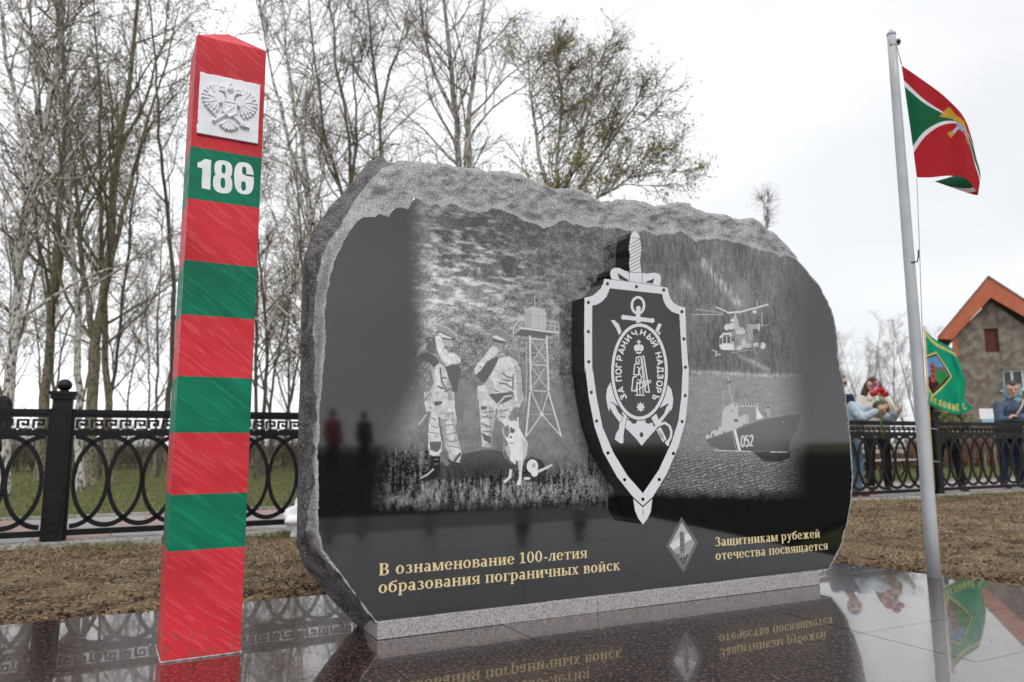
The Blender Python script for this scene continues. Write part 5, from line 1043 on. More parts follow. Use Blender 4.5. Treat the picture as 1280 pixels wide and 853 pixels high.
def tree_meshes(seed, stems, H, nl=26, n2=8, n3=7, bud=1.0, budcol=((.13, .13, .035), (.10, .08, .04)), lean=None, tw=.0036, limbL=.30, start=.22, budlow=False):
    r = np.random.default_rng(seed); T, C = TubeBag(), TubeBag(); BP = []
    for pts, r0, r1 in stems:
        pts = np.array(pts, float); d = np.r_[0, np.cumsum(np.linalg.norm(np.diff(pts, axis=0), axis=1))]; u = np.linspace(0, d[-1], max(8, int(d[-1] / .45)))
        P = np.stack([np.interp(u, d, pts[:, i]) for i in range(3)], 1); P[1:-1] += r.normal(0, .018, P[1:-1].shape)
        rad = r0 + (r1 - r0) * (u / d[-1]) ** .85; rad[0] *= 1.35; T.add(P, rad, 9); Ls = d[-1]
        m = max(4, int(nl * Ls / H))
        for k in range(m):
            t = start + (1 - start) * (k + r.random()) / m; i = min(int(t * (len(P) - 1)), len(P) - 2); p = P[i] + (P[i + 1] - P[i]) * (t * (len(P) - 1) - i); tg = norm(P[i + 1] - P[i])
            dr = side_dir(r, tg, radians(r.uniform(28, 62)))
            if lean is not None: dr = norm(dr + lean)
            L = H * limbL * (1.1 - .75 * t) * r.uniform(.55, 1.15); rr = min(rad[i] * .5, .012 + L * .012)
            Q = grow(r, p, dr, L, 8, .10, .055); T.add(Q, np.linspace(rr, .006, 9), 5)
            for j in range(n2):
                t2 = .15 + .85 * (j + r.random()) / n2; a = min(int(t2 * 8), 7); p2 = Q[a] + (Q[a + 1] - Q[a]) * (t2 * 8 - a); L2 = L * .42 * (1.15 - .6 * t2) * r.uniform(.6, 1.2)
                S = grow(r, p2, side_dir(r, norm(Q[a + 1] - Q[a]), radians(r.uniform(25, 55))), L2, 5, .13, .03); C.add(S, np.linspace(.008, .0034, 6), 4)
                for q in range(n3):
                    t3 = .1 + .9 * (q + r.random()) / n3; b = min(int(t3 * 5), 4); p3 = S[b] + (S[b + 1] - S[b]) * (t3 * 5 - b); L3 = r.uniform(.25, .75) * min(1, .5 + L2)
                    Wt = grow(r, p3, side_dir(r, norm(S[b + 1] - S[b]), radians(r.uniform(20, 50))), L3, 3, .14, -.03); C.add(Wt, np.linspace(tw, tw * .45, 4), 3)
                    for _ in range(14 if bud > 2 else 4 if bud > 1.3 else 2):
                        if r.random() < bud * .5 * (.9 - .8 * min(1, max(0, Wt[0][2] / H - .60) * 4.5) if bud > 2 else 1): BP.append(Wt[r.integers(1, 4)] + r.normal(0, .012 if bud < 2 else .05, 3))
    B = None
    if BP:
        BP = np.array(BP); n = len(BP); a = r.normal(size=(n, 3)); a /= np.linalg.norm(a, axis=1, keepdims=True); b = np.cross(a, r.normal(size=(n, 3))); b /= np.linalg.norm(b, axis=1, keepdims=True); s = (.010 + .014 * r.random(n))[:, None] * (1.9 if bud > 1.3 else 1.2)
        B = np_mesh(np.stack([BP - a * s, BP + b * s * .6, BP + a * s], 1).reshape(-1, 3), np.arange(3 * n).reshape(-1, 3)); c = np.array(budcol)[r.integers(0, len(budcol), n)] * (.7 + .6 * r.random((n, 1)))
        ca = B.color_attributes.new('Col', 'FLOAT_COLOR', 'POINT'); ca.data.foreach_set('color', np.repeat(np.c_[c, np.ones(n)], 3, 0).astype(np.float32).ravel())
    return T.mesh('trunk'), C.mesh('twigs'), B
GZ = -.12
def make_tree(name, ms, loc, bark, label, cat='tree', group=None, scale=1.0, rot=0.0, share=None):
    e = empty(name, loc, rot, label=label, category=cat); e.scale = (scale,) * 3
    if group: e['group'] = group
    T, C, B = ms
    for me, n_, m_ in ((T, 'trunk', bark), (C, 'crown', twig_m), (B, 'buds', bud_m)):
        if me is None: continue
        if not me.materials: me.materials.append(m_)
        link(n_, me, None, e)
    return e
olive = ((.28, .24, .06), (.22, .19, .05), (.16, .12, .05), (.32, .28, .09))
def traced(seed, Y, stems, H, label, bark=bark_w, name='birch_tree', **k):
    """stems: (list of picture points, base radius, tip radius); every stem stands in the vertical plane Y metres ahead"""
    r = np.random.default_rng(seed); S = []
    base = None
    for pts, r0, r1 in stems:
        W = [at(x, y, Y) for x, y in pts]
        if base is None: base = W[0].copy(); base[2] = GZ; W[0] = base.copy()
        dy = np.cumsum(r.normal(0, .10, len(W))) * np.linspace(0, 1, len(W))
        S.append(([w_ + np.array([0, d_, 0]) - base for w_, d_ in zip(W, dy)], r0, r1))
    return make_tree(name, tree_meshes(seed, S, H, **k), tuple(base), bark, label)
traced(1, 13, [([(4, 600), (12, 470), (20, 390), (26, 300), (35, 240), (45, 205), (56, 150), (64, 90), (72, 20), (76, -90), (80, -220)], .105, .02),
               ([(37, 235), (30, 190), (20, 130), (8, 60), (-8, -50), (-20, -160)], .05, .012), ([(46, 200), (48, 140), (44, 60), (40, -60)], .04, .01)], 11, 'pale barked birch at the left edge, its trunk leaning right behind the fence', nl=30)
traced(2, 19, [([(52, 590), (56, 500), (63, 440), (68, 380), (74, 300), (80, 200), (84, 100), (70, 0), (62, -120)], .14, .02), ([(68, 380), (82, 300), (110, 230), (140, 180), (165, 130)], .06, .012)], 15, 'dark olive trunked tree just left of the round topped fence post', bark_d, 'bare_tree', nl=34, bud=1.6, budcol=olive)
traced(3, 15, [([(101, 598), (98, 500), (97, 400), (93, 320), (90, 230), (86, 100), (84, -40)], .085, .015)], 12, 'slender white birch trunk rising right of the fence post', nl=24)
traced(4, 17, [([(114, 592), (115, 500), (119, 430), (128, 370), (139, 300), (142, 230), (155, 150), (166, 80), (178, 0), (186, -100)], .145, .02), ([(117, 450), (110, 380), (98, 300), (86, 200), (78, 100)], .09, .014),
               ([(130, 365), (147, 290), (166, 210), (190, 130), (212, 60), (225, 10)], .07, .012), ([(141, 250), (150, 190), (185, 120), (205, 40), (215, -40)], .05, .01)], 14, 'big many stemmed birch with a thick dark trunk left of the striped post', bark_d, nl=22, bud=1.6, budcol=olive)
traced(5, 18, [([(138, 588), (136, 500), (134, 420), (131, 330), (128, 220), (126, 120), (120, 0)], .10, .015)], 13, 'straight grey trunk close beside the many stemmed birch', bark_d, 'bare_tree', nl=22)
traced(6, 21, [([(192, 586), (194, 500), (197, 420), (200, 340), (202, 270)], .05, .012)], 7, 'thin young sapling standing just left of the striped post', bark_d, 'sapling', nl=16, bud=.6)
traced(7, 15, [([(392, 600), (391, 450), (390, 330), (389, 275), (382, 232), (365, 187), (358, 153), (342, 97), (334, 60), (326, -20)], .085, .012), ([(390, 280), (384, 225), (376, 172), (366, 130), (362, 100), (356, 40), (350, -20)], .055, .01), ([(390, 275), (400, 245), (408, 226), (420, 190)], .04, .01)], 11,
       'forked bare birch rising between the striped post and the monument', nl=20)
traced(8, 17, [([(440, 600), (436, 400), (431, 240), (413, 192), (405, 144), (401, 100), (396, 30), (390, -40)], .075, .012)], 12, 'bare birch curving left just above the top left corner of the monument', bark_d, nl=26)
traced(9, 16, [([(446, 600), (442, 350), (439, 230), (438, 172), (430, 130), (421, 85), (413, 10), (410, -60)], .08, .012), ([(439, 230), (447, 170), (446, 110), (440, 60)], .04, .01)], 12, 'dark stemmed bare birch in front of the gap above the monument corner', bark_d, nl=24)
traced(10, 16, [([(480, 600), (478, 350), (476, 195), (474, 130), (469, 82), (461, 0), (458, -80)], .085, .012), ([(475, 150), (485, 100), (498, 60), (510, 10)], .035, .01)], 12, 'upright bare birch above the flattest part of the monument top', bark_d, nl=26)
traced(11, 14, [([(573, 600), (573, 350), (573, 200), (571, 160), (567, 120), (560, 60), (552, -20), (548, -100)], .13, .02), ([(575, 400), (582, 300), (583, 200), (586, 140), (593, 80), (606, 0), (614, -90)], .09, .015), ([(586, 175), (610, 140), (640, 115), (672, 95)], .03, .008), ([(572, 150), (545, 100), (530, 40), (524, -40)], .045, .01)],
       11, 'tallest twin stemmed birch rising behind the middle of the monument', nl=20, bud=1.1)
olive_ = ((.34, .30, .07), (.27, .24, .06), (.18, .14, .05), (.40, .36, .11))
traced(12, 13, [([(690, 600), (693, 350), (696, 240), (700, 160), (702, 90), (690, 40)], .09, .014), ([(697, 260), (720, 200), (735, 150), (742, 110), (738, 70)], .05, .012), ([(700, 270), (740, 215), (775, 160), (800, 130)], .05, .012), ([(702, 300), (750, 245), (795, 215), (835, 205)], .045, .01),
                ([(692, 250), (672, 190), (664, 120), (660, 60)], .05, .01)], 8, 'spreading olive leafed birch leaning right behind the monument top', nl=32, bud=2.2, budcol=olive_, lean=np.array([.42, 0, .0]), limbL=.25, start=.3)
traced(13, 20, [([(955, 600), (955, 400), (957, 300), (955, 243)], .05, .008)], 8, 'thin treetop just showing above the right shoulder of the monument', bark_d, 'sapling', nl=22, limbL=.10)
# the wood behind: a few kinds of bare tree repeated
def gen(seed, H, r0, two=False, **k):
    r = np.random.default_rng(seed); P = [np.zeros(3)]; d = np.array([r.normal(0, .05), r.normal(0, .05), 1.0])
    for i in range(10): d = norm(d + r.normal(0, .05, 3) + [0, 0, .1]); P.append(P[-1] + d * H / 10)
    st = [(P, r0, .015)]
    if two:
        q = grow(r, P[2], norm(np.array([.35, .1, 1.0])), H * .7, 8, .06, .05); st.append((list(q), r0 * .6, .012))
    return tree_meshes(seed, st, H, **k)
kinds = [gen(101, 13, .085, nl=26, bud=1.4, budcol=olive), gen(102, 12, .07, True, nl=16, bud=1.4, budcol=olive), gen(103, 14, .09, True, nl=15), gen(104, 10, .06, nl=28, bud=1.6, budcol=olive)]
rr = random.Random(11)
side = ['far bare birch in the wood left of the striped post', 'far bare birch in the wood between the striped post and the monument', 'far bare birch rising behind the left half of the monument', 'far bare tree in the row right of the monument behind the visitors']
spots = []
for i in range(11): spots.append((-60 + i * 26 + rr.uniform(-8, 8), rr.uniform(21, 40), 0))
for i in range(6): spots.append((322 + i * 11 + rr.uniform(-5, 5), rr.uniform(19, 34), 1))
for i in range(7): spots.append((400 + i * 33 + rr.uniform(-10, 10), rr.uniform(20, 36), 2))
for x, Y in ((1062, 47), (1078, 52), (1092, 46), (1106, 55), (1120, 50), (1133, 47), (1150, 54)): spots.append((x, Y, 3))
ords = ['first', 'second', 'third', 'fourth', 'fifth', 'sixth', 'seventh']
for i, (x, Y, g) in enumerate(spots):
    k = i % 4; p = at(x, 560, Y); sc_ = rr.uniform(.8, 1.1) if g < 2 else rr.uniform(.62, .85) if g == 2 else rr.uniform(.55, .74)
    make_tree('birch_tree', kinds[k], (p[0], Y, GZ), bark_g, side[g] if g < 3 else ords[i - 24] + ' from the left in the far row of bare trees right of the monument', group=['wood left of the striped post', 'wood between post and monument', 'wood behind the monument', 'tree row right of the monument'][g], scale=sc_, rot=rr.uniform(0, 6.28))
# undergrowth and hedge
def shrub_mesh(seed, H, W, col, n=26, leafy=1.0):
    r = np.random.default_rng(seed); C = TubeBag(); BP = []
    for i in range(n):
        p = np.array([r.normal(0, W * .25), r.normal(0, W * .2), 0]); Q = grow(r, p, norm(np.array([r.normal(0, .45), r.normal(0, .45), 1.0])), H * r.uniform(.6, 1.1), 6, .12, .02); C.add(Q, np.linspace(.014, .005, 7), 4)
        for j in range(12):
            a = r.integers(1, 6); S = grow(r, Q[a], side_dir(r, norm(Q[a] - Q[a - 1]), .7), H * .35 * r.uniform(.5, 1.1), 4, .15, .03); C.add(S, np.linspace(.006, .003, 5), 3)
            for _ in range(int(14 * leafy)): BP.append(S[r.integers(0, 5)] + r.normal(0, .05, 3))
    BP = np.array(BP); n = len(BP); a = r.normal(size=(n, 3)); b = r.normal(size=(n, 3)); s = .018 + .018 * r.random((n, 1)); a = a / np.linalg.norm(a, axis=1, keepdims=True) * s; b = b / np.linalg.norm(b, axis=1, keepdims=True) * s * .6
    B = np_mesh(np.stack([BP - a, BP + b, BP + a], 1).reshape(-1, 3), np.arange(3 * n).reshape(-1, 3)); c = np.array(col)[r.integers(0, len(col), n)] * (.6 + .7 * r.random((n, 1)))
    ca = B.color_attributes.new('Col', 'FLOAT_COLOR', 'POINT'); ca.data.foreach_set('color', np.repeat(np.c_[c, np.ones(n)], 3, 0).astype(np.float32).ravel()); return C.mesh('stems'), B
brown = ((.10, .065, .04), (.14, .09, .05), (.07, .05, .03)); shr_k = [shrub_mesh(201, 1.7, 2.6, brown + ((.10, .10, .04),)), shrub_mesh(202, 2.3, 2.4, ((.08, .07, .035), (.12, .11, .045), (.06, .045, .03))), shrub_mesh(203, .95, 2.2, ((.24, .11, .065), (.17, .08, .05), (.28, .15, .09)), n=36, leafy=1.6)]
def shrub(k, x, Y, label, group, sc_=1.0):
    p = at(x, 560, Y); e = empty('shrub' if k < 2 else 'hedge_bush', (p[0], Y, GZ), rr.uniform(0, 6), label=label, category='shrub' if k < 2 else 'hedge', group=group); e.scale = (sc_,) * 3
    for me, n_, m_ in ((shr_k[k][0], 'stems', twig_m), (shr_k[k][1], 'leaves', bud_m)):
        if not me.materials: me.materials.append(m_)
        link(n_, me, None, e)
for i in range(24): shrub(i % 2, -70 + i * 21 + rr.uniform(-6, 6), rr.uniform(25, 33), 'bare brown shrub in the undergrowth at the far side of the lawn', 'undergrowth beyond the lawn', rr.uniform(.7, 1.05))
for i in range(17): shrub(2, 1052 + i * 17, 24.5 + i * .25, 'low russet hedge bush at the far edge of the right hand lawn', 'russet hedge behind the right hand lawn', rr.uniform(.95, 1.15))
print('trees', round(time.time() - T0, 1))

# ------------------------------------------------------------------ house
def house():
    Y = 46.0; base = at(1190, 560, Y); base[2] = GZ
    H = empty('brick_house', tuple(base), label='old grey plastered house with orange gable trim behind the fence on the right', category='house')
    X = np.array([cos(radians(-30)), sin(radians(-30)), 0.0]); D = np.array([-X[1], X[0], 0]); Z = ZV
    def q(x, y): p = on_plane(x, y, base, D); return (float((p - base) @ X), p[2] - GZ)
    wall_m = mat('old_plaster', (.15, .125, .105), (.27, .24, .21), 1.8, .95, .6, 12, c3=(.17, .125, .10), s3=1.9, detail=9, lo=.35, hi=.62, bdist=.05, spec=.1)
    trim_m = mat('orange_boards', (.40, .10, .045), (.48, .14, .07), 2.5, .7, .2, 8); roof_m = mat('roof_sheet', (.15, .10, .08), (.2, .14, .11), 3, .7)
    P = base
    ap, el = q(1237, 376), q(1190, 424); er = (el[0] + 2 * (ap[0] - el[0]), el[1])
    w1 = [q(*p) for p in ((1232.5, 441), (1250.5, 440), (1249, 410), (1232, 411))]; w2 = [q(*p) for p in ((1254, 488), (1292, 488), (1292, 461), (1254, 461))]
    # front wall in pieces round the two openings, rough plaster with real depth
    def rect(x0, x1, z0, z1): return [(x0, z0), (x1, z0), (x1, z1), (x0, z1)]
    def ztop(x): return el[1] + (ap[1] - el[1]) * (x - el[0]) / (ap[0] - el[0]) if x <= ap[0] else ap[1] + (er[1] - ap[1]) * (x - ap[0]) / (er[0] - ap[0])
    a0, a1, b0, b1 = w1[0][0], w1[1][0], w1[0][1], w1[2][1]; c0, c1, d0, d1 = w2[0][0], w2[1][0], w2[0][1], w2[2][1]
    cols = [(el[0], a0, []), (a0, a1, [(b0, b1)]), (a1, c0, []), (c0, c1, [(d0, d1)]), (c1, er[0], [])]; mb = MB()
    for x0, x1, ho in cols:
        z = 0
        for h0, h1 in ho: mb.prism(rect(x0, x1, z, h0), P, X, Z, D, 0, .4); z = h1
        xs = [x0] + ([ap[0]] if x0 < ap[0] < x1 else []) + [x1]; top = [(x, ztop(x)) for x in xs][::-1]; mb.prism([(x0, z), (x1, z)] + top, P, X, Z, D, 0, .4)
    wMB(mb, 'wall', wall_m, H)
    mb = MB(); mb.prism([(el[0] + .02, 0), (er[0] - .02, 0), (er[0] - .02, er[1] - .1), (ap[0], ap[1] - .1), (el[0] + .02, el[1] - .1)], P, X, Z, D, .402, 11); wMB(mb, 'side_wall', wall_m, H)
    o0, o1, o2 = q(1172, 425), q(1235, 349), q(1280, 378); k = (o2[1] - o1[1]) / (o2[0] - o1[0]); o3 = (er[0] + .9, o1[1] + k * (er[0] + .9 - o1[0]))
    i0, i1 = q(1190, 426), q(1238, 374); i2 = q(1280, 398); ki = (i2[1] - i1[1]) / (i2[0] - i1[0]); i3 = (er[0] + .9, i1[1] + ki * (er[0] + .9 - i1[0]))
    for nm, poly in (('gable_board', [o0, i0, i1, o1]), ('gable_board', [o1, i1, i3, o3])):
        mb = MB(); mb.prism(poly, P, X, Z, D, -.55, -.45); wMB(mb, nm, trim_m, H)
    mb = MB(); mb.prism([i0, (i0[0] + .02, i0[1] - .9), (i0[0] + .30, i0[1] - 1.1), (i0[0] + .25, i0[1] + .25)], P, X, Z, D, -.30, -.2); wMB(mb, 'corner_bracket', trim_m, H)
    for a, b in ((o0, o1), (o1, o3)):
        t = .12; mb = MB(); mb.prism([a, b, (b[0], b[1] + t), (a[0], a[1] + t)], P, X, Z, D, -.6, 11.3); r_o = wMB(mb, 'roof', roof_m, H)
        mb = MB(); mb.prism([(a[0], a[1] - .03), (b[0], b[1] - .03), (b[0], b[1] - .005), (a[0], a[1] - .005)], P, X, Z, D, -.44, 0); wMB(mb, 'soffit', trim_m, H)
    mb = MB(); mb.prism(rect(a0, a1, b0, b1), P, X, Z, D, .14, .3)
    bricked = wMB(mb, 'bricked_opening', mat('dark_red_brick', (.075, .02, .016), (.12, .03, .024), 6, .9), H)
    br_m = mat('red_brick', (.09, .022, .018), (.15, .04, .03), 9, .9); n = 9; hh = (b1 - b0) / n; g = pyd(*(lambda m: (m.v, m.f))(MB().box(0, (a1 - a0) / 3 - .02, 0, .03, 0, hh - .02))); g.materials.append(br_m)
    for i in range(n):
        for j in range(3):
            if i % 2 and j == 2: continue
            o = link('brick', g, None, H if False else bricked); o.location = (a0 + .01 + j * (a1 - a0) / 3 + ((a1 - a0) / 6 if i % 2 else 0), .112, b0 + .01 + i * hh)
    fr_m = mat('white_frame', (.45, .45, .45), (.55, .55, .54), 5, .5); gl = mat('window_glass', (.02, .022, .025), (.03, .033, .036), 2, .05)
    W = MB(); t = .12
    for x0, x1, z0, z1 in ((c0, c1, d0, d0 + t), (c0, c1, d1 - t, d1), (c0, c0 + t, d0 + t, d1 - t), (c1 - t, c1, d0 + t, d1 - t), (c0 + (c1 - c0) * .30, c0 + (c1 - c0) * .30 + t, d0 + t, d1 - t), (c0 + (c1 - c0) * .66, c0 + (c1 - c0) * .66 + t, d0 + t, d1 - t)): W.box(x0, x1, .1, .2, z0, z1, MB3(P, X, D, Z))
    wf = wMB(W, 'window', fr_m, H); mb = MB(); mb.box(c0 + .01, c1 - .01, .16, .18, d0 + .01, d1 - .01, MB3(P, X, D, Z)); wMB(mb, 'pane', gl, wf)
    mb = MB(); mb.box(c0 - .15, c1 + .1, -.12, .1, d0 - .1, d0 - .002, MB3(P, X, D, Z)); wMB(mb, 'sill', fr_m, wf)
house()
def notice():
    p = at(1237, 560, 16.0); p[2] = GZ; e = empty('notice_board', tuple(p), label='small white notice board with a light blue foot beside the hooded visitor', category='notice board')
    wm = mat('white_board', (.70, .71, .72), (.78, .79, .8), 5, .5); bm_ = mat('pale_blue_board', (.22, .42, .52), (.28, .48, .58), 5, .5); X = np.array([1, 0, 0.0]); Dd = np.array([0, 1.0, 0])
    z = lambda y: at(1237, y, 16.0)[2] - GZ; f = MB3(p, X, Dd, ZV)
    mb = MB(); mb.box(-.14, .17, 0, .03, z(524), z(511), f); wMB(mb, 'board', wm, e, bevel=.004); mb = MB(); mb.box(-.10, .15, .002, .028, z(530), z(524), f); wMB(mb, 'lower_panel', bm_, e)
    for x in (-.09, .13): mb = MB(); mb.box(x - .012, x + .012, .032, .055, 0, z(512), f); wMB(mb, 'leg', bark_d, e)
notice()
def bench():
    p = FP_(16.4, 5.0, GZ); e = empty('park_bench', tuple(p), label='weathered park bench with curved black iron legs on the lawn behind the fence', category='bench'); wd = mat('bench_wood', (.30, .28, .25), (.42, .40, .37), 8, .8, stretch=(.2, 1, 1)); f = lambda s, d, z: tuple(p + s * FU + d * FN + z * ZV)
    for d in (.0, .12, .24, .36): mb = MB(); mb.box(-.1, 1.8, d, d + .095, .42, .455, f); wMB(mb, 'slat', wd, e)
    for z in (.6, .75): mb = MB(); mb.box(-.1, 1.8, .50, .53, z, z + .10, f); wMB(mb, 'slat', wd, e)
    for s in (.15, 1.5):
        mb = MB(); mb.tube(np.array([f(s, -.05, 0), f(s, .06, .14), f(s, .02, .28), f(s, .0, .41)]), .024, 8); mb.tube(np.array([f(s, .5, 0), f(s, .38, .16), f(s, .40, .30), f(s, .49, .5), f(s, .56, .88)]), .024, 8); mb.tube(np.array([f(s, 0, .405), f(s, .44, .405)]), .02, 8); wMB(mb, 'leg', iron, e, True)
bench()

# ------------------------------------------------------------------ flagpole and the two flags
pole_m = mat('grey_pole_paint', (.38, .40, .42), (.46, .48, .50), 5, .38, .05, 40)
PB_ = gp(1168, 722); pt = at(1114, 43, PB_[1]); PE = empty('flagpole', tuple(PB_), label='tall light grey metal flagpole at the far edge of the wet granite', category='flagpole')
mb = MB(); mb.tube(np.array([PB_ + (pt - PB_) * t for t in np.linspace(0, 1, 12)]), np.linspace(.037, .0255, 12), 24); wMB(mb, 'pole', pole_m, PE, True)
mb = MB(); tp = [pt + (pt - PB_) / 3.3 * z for z in (-.01, .006, .012, .03)]; mb.tube(np.array(tp), [.027, .027, .018, .008], 18); wMB(mb, 'pole_cap', pole_m, PE, True)
mb = MB(); c_ = at(1121, 52, PB_[1] - .02); mb.box(-.045, .018, -.008, .008, -.022, .018, lambda a, b, c: tuple(c_ + np.array([a, b, c]))); wMB(mb, 'pulley_bracket', pole_m, PE, bevel=.003)
mb = MB(); mb.tube(np.array([c_ + [.006, -.012, -.005], c_ + [.006, .012, -.005]]), .013, 14); wMB(mb, 'pulley', iron, PE, True)
mb = MB(); k_ = at(1141, 328, PB_[1] - .03); mb.tube(np.array([k_ + [-.01, 0, 0], k_ + [.02, -.01, .0], k_ + [.03, -.01, .03], k_ + [.033, -.01, .07]]), .004, 6); wMB(mb, 'rope_hook', iron, PE, True)
rope_m = mat('halyard', (.30, .30, .30), (.4, .4, .4), 60, .8)
FY = PB_[1] - .03
ra = [at(x, y, FY) for x, y in ((1121, 56), (1124, 70), (1127, 81))]; rb = [at(x, y, FY) for x, y in ((1146, 223), (1149, 300), (1152, 390), (1155, 470), (1157, 560))]
mb = MB(); mb.tube(np.array(ra), .0028, 6); wMB(mb, 'halyard', rope_m, PE, True); mb = MB(); mb.tube(np.array(rb + [PB_ + np.array([0, -.035, .75])]), .0022, 6); wMB(mb, 'halyard', rope_m, PE, True)
def cloth_mat(name, im, tr=.3):
    m = bpy.data.materials.new(name); m.use_nodes = True; nt = m.node_tree; b = nt.nodes['Principled BSDF']; t = N(nt, 'ShaderNodeTexImage'); t.image = im; nt.links.new(t.outputs[0], b.inputs['Base Color']); b.inputs['Roughness'].default_value = .75
    b.inputs['Specular IOR Level'].default_value = .25; q = N(nt, 'ShaderNodeBsdfTranslucent'); nt.links.new(t.outputs[0], q.inputs[0]); ms = N(nt, 'ShaderNodeMixShader'); ms.inputs[0].default_value = tr
    w_ = N(nt, 'ShaderNodeTexNoise'); w_.inputs['Scale'].default_value = 18; bp = N(nt, 'ShaderNodeBump'); bp.inputs['Strength'].default_value = .3; bp.inputs['Distance'].default_value = .01; nt.links.new(w_.outputs['Fac'], bp.inputs['Height']); nt.links.new(bp.outputs[0], b.inputs['Normal'])
    nt.links.new(b.outputs[0], ms.inputs[1]); nt.links.new(q.outputs[0], ms.inputs[2]); nt.links.new(ms.outputs[0], nt.nodes['Material Output'].inputs[0]); return m
def cloth(rows, us, vs, Y, nu=70, nv=50, wav=.006, seed=1):
    """rows: for each v (top to bottom) the control points (x, y, depth) along u"""
    R_ = np.array(rows, float); U = np.linspace(0, 1, nu); V = np.linspace(0, 1, nv)
    def cub(xs, A, q):        # smooth interpolation through the controls
        A = np.array(A); m = np.gradient(A, xs, axis=0); i = np.clip(np.searchsorted(xs, q) - 1, 0, len(xs) - 2); h = (np.array(xs)[i + 1] - np.array(xs)[i]); t = (q - np.array(xs)[i]) / h
        t = t[:, None]; h = h[:, None]; return (2 * t ** 3 - 3 * t ** 2 + 1) * A[i] + (t ** 3 - 2 * t ** 2 + t) * h * m[i] + (-2 * t ** 3 + 3 * t ** 2) * A[i + 1] + (t ** 3 - t ** 2) * h * m[i + 1]
    G1 = np.stack([cub(us, R_[j], U) for j in range(len(vs))]); G2 = np.stack([cub(vs, G1[:, i], V) for i in range(nu)], 1)
    P = np.zeros((nv, nu, 3)); 
    for j in range(nv):
        for i in range(nu):
            x, y, d = G2[j, i]; P[j, i] = at(x, y, Y + d + wav * sin(U[i] * 19 + V[j] * 4))
    I = np.arange(nu * nv).reshape(nv, nu); F = np.stack([I[:-1, :-1], I[:-1, 1:], I[1:, 1:], I[1:, :-1]], -1).reshape(-1, 4)
    uu, vv = np.meshgrid(U, 1 - V); return np_mesh(P.reshape(-1, 3), F, 'cloth', np.stack([uu, vv], -1).reshape(-1, 2))
def raster(W, H, bg):
    c = Canvas((0, 0, 0), np.array([1., 0, 0]), 0, W, 0, H, 1.0); A = [np.full((c.H, c.W), v) for v in bg]
    return c, A
def paint(c, A, pts, col, **k):
    for a, v in zip(A, col): c.fill(a, pts, v, 'sz', **k)
RED, GRN, WHT, GLD = (.42, .012, .022), (.004, .115, .045), (.75, .75, .77), (.55, .33, .03)
def flag_one():
    W, H = 600, 400; c, A = raster(W, H, RED); m = (300, 272)
    for sgn, x0 in ((1, 0), (-1, W)):
        if sgn == 1: paint(c, A, [(x0, .86 * H), m, (x0, .23 * H)], WHT); paint(c, A, [(x0, .80 * H), (m[0] - 28, m[1]), (x0, .29 * H)], GRN)
        else: paint(c, A, [(W, .95 * H), m, (465, 100), (545, -5), (W, -5)], WHT); paint(c, A, [(W, .88 * H), (m[0] + 34, m[1] + 2), (486, 108), (578, -5), (W, -5)], GRN)
    _paint = paint
    def epaint(c, A, pts, col): _paint(c, A, [(290 + (x - 300) * 1.1, 262 + (y - 200) * 1.1) for x, y in pts], col)
    for sg in (-1, 1):       # spread wings
        for k in range(7): epaint(c, A, [(300 + sg * 12, 215 + k * 4), (300 + sg * (88 - k * 7), 196 + k * 13), (300 + sg * (80 - k * 7), 206 + k * 13), (300 + sg * 12, 226 + k * 4)], GLD)
        epaint(c, A, [(300 + sg * 46, 120), (300 + sg * 36, 112), (300 - sg * 26, 225), (300 - sg * 16, 232)], (.5, .5, .52)); epaint(c, A, [(300 + sg * 60, 118), (300 + sg * 46, 98), (300 + sg * 30, 118), (300 + sg * 42, 132)], GLD)
    epaint(c, A, [(286, 260), (314, 260), (322, 200), (300, 165), (278, 200)], GLD); epaint(c, A, [(280, 205), (320, 205), (318, 165), (300, 148), (282, 165)], (.35, .38, .5))
    im = c.image('flag_print', A[0], A[1], A[2], data=False) if False else None
    im = bpy.data.images.new('flag_print', W, H, alpha=False, float_buffer=True); px = np.ones((H, W, 4), np.float32)
    for i in range(3): px[..., i] = A[i][:H, :W]
    im.colorspace_settings.name = 'Linear Rec.709'; im.pixels.foreach_set(px.ravel()); im.update()
    us = [0, .2, .38, .5, .6, .72, .86, 1.0]; vs = [0, .33, .66, 1.0]
    rows = [[(1127, 82, 0), (1153, 100, -.03), (1181, 121, .02), (1200, 140, .0), (1207, 151, .03), (1212, 164, .07), (1217, 186, .13), (1208, 206, .30)],
            [(1133, 126, 0), (1156, 138, -.03), (1183, 147, .03), (1203, 157, .0), (1209, 168, .03), (1215, 183, .07), (1220, 204, .13), (1200, 216, .30)],
            [(1140, 176, 0), (1160, 177, -.02), (1186, 176, .03), (1205, 178, .0), (1212, 188, .03), (1218, 203, .07), (1224, 222, .12), (1186, 222, .27)],
            [(1146, 222, 0), (1164, 222, -.02), (1188, 220, .03), (1205, 222, .0), (1212, 228, .03), (1218, 236, .06), (1219, 244, .10), (1168, 227, .20)]]
    o = link('flag', cloth(rows, us, vs, FY), cloth_mat('flag_cloth', im), smooth=True, label='red and green flag with white diagonals and a gold winged emblem on the grey pole', category='flag')
flag_one()
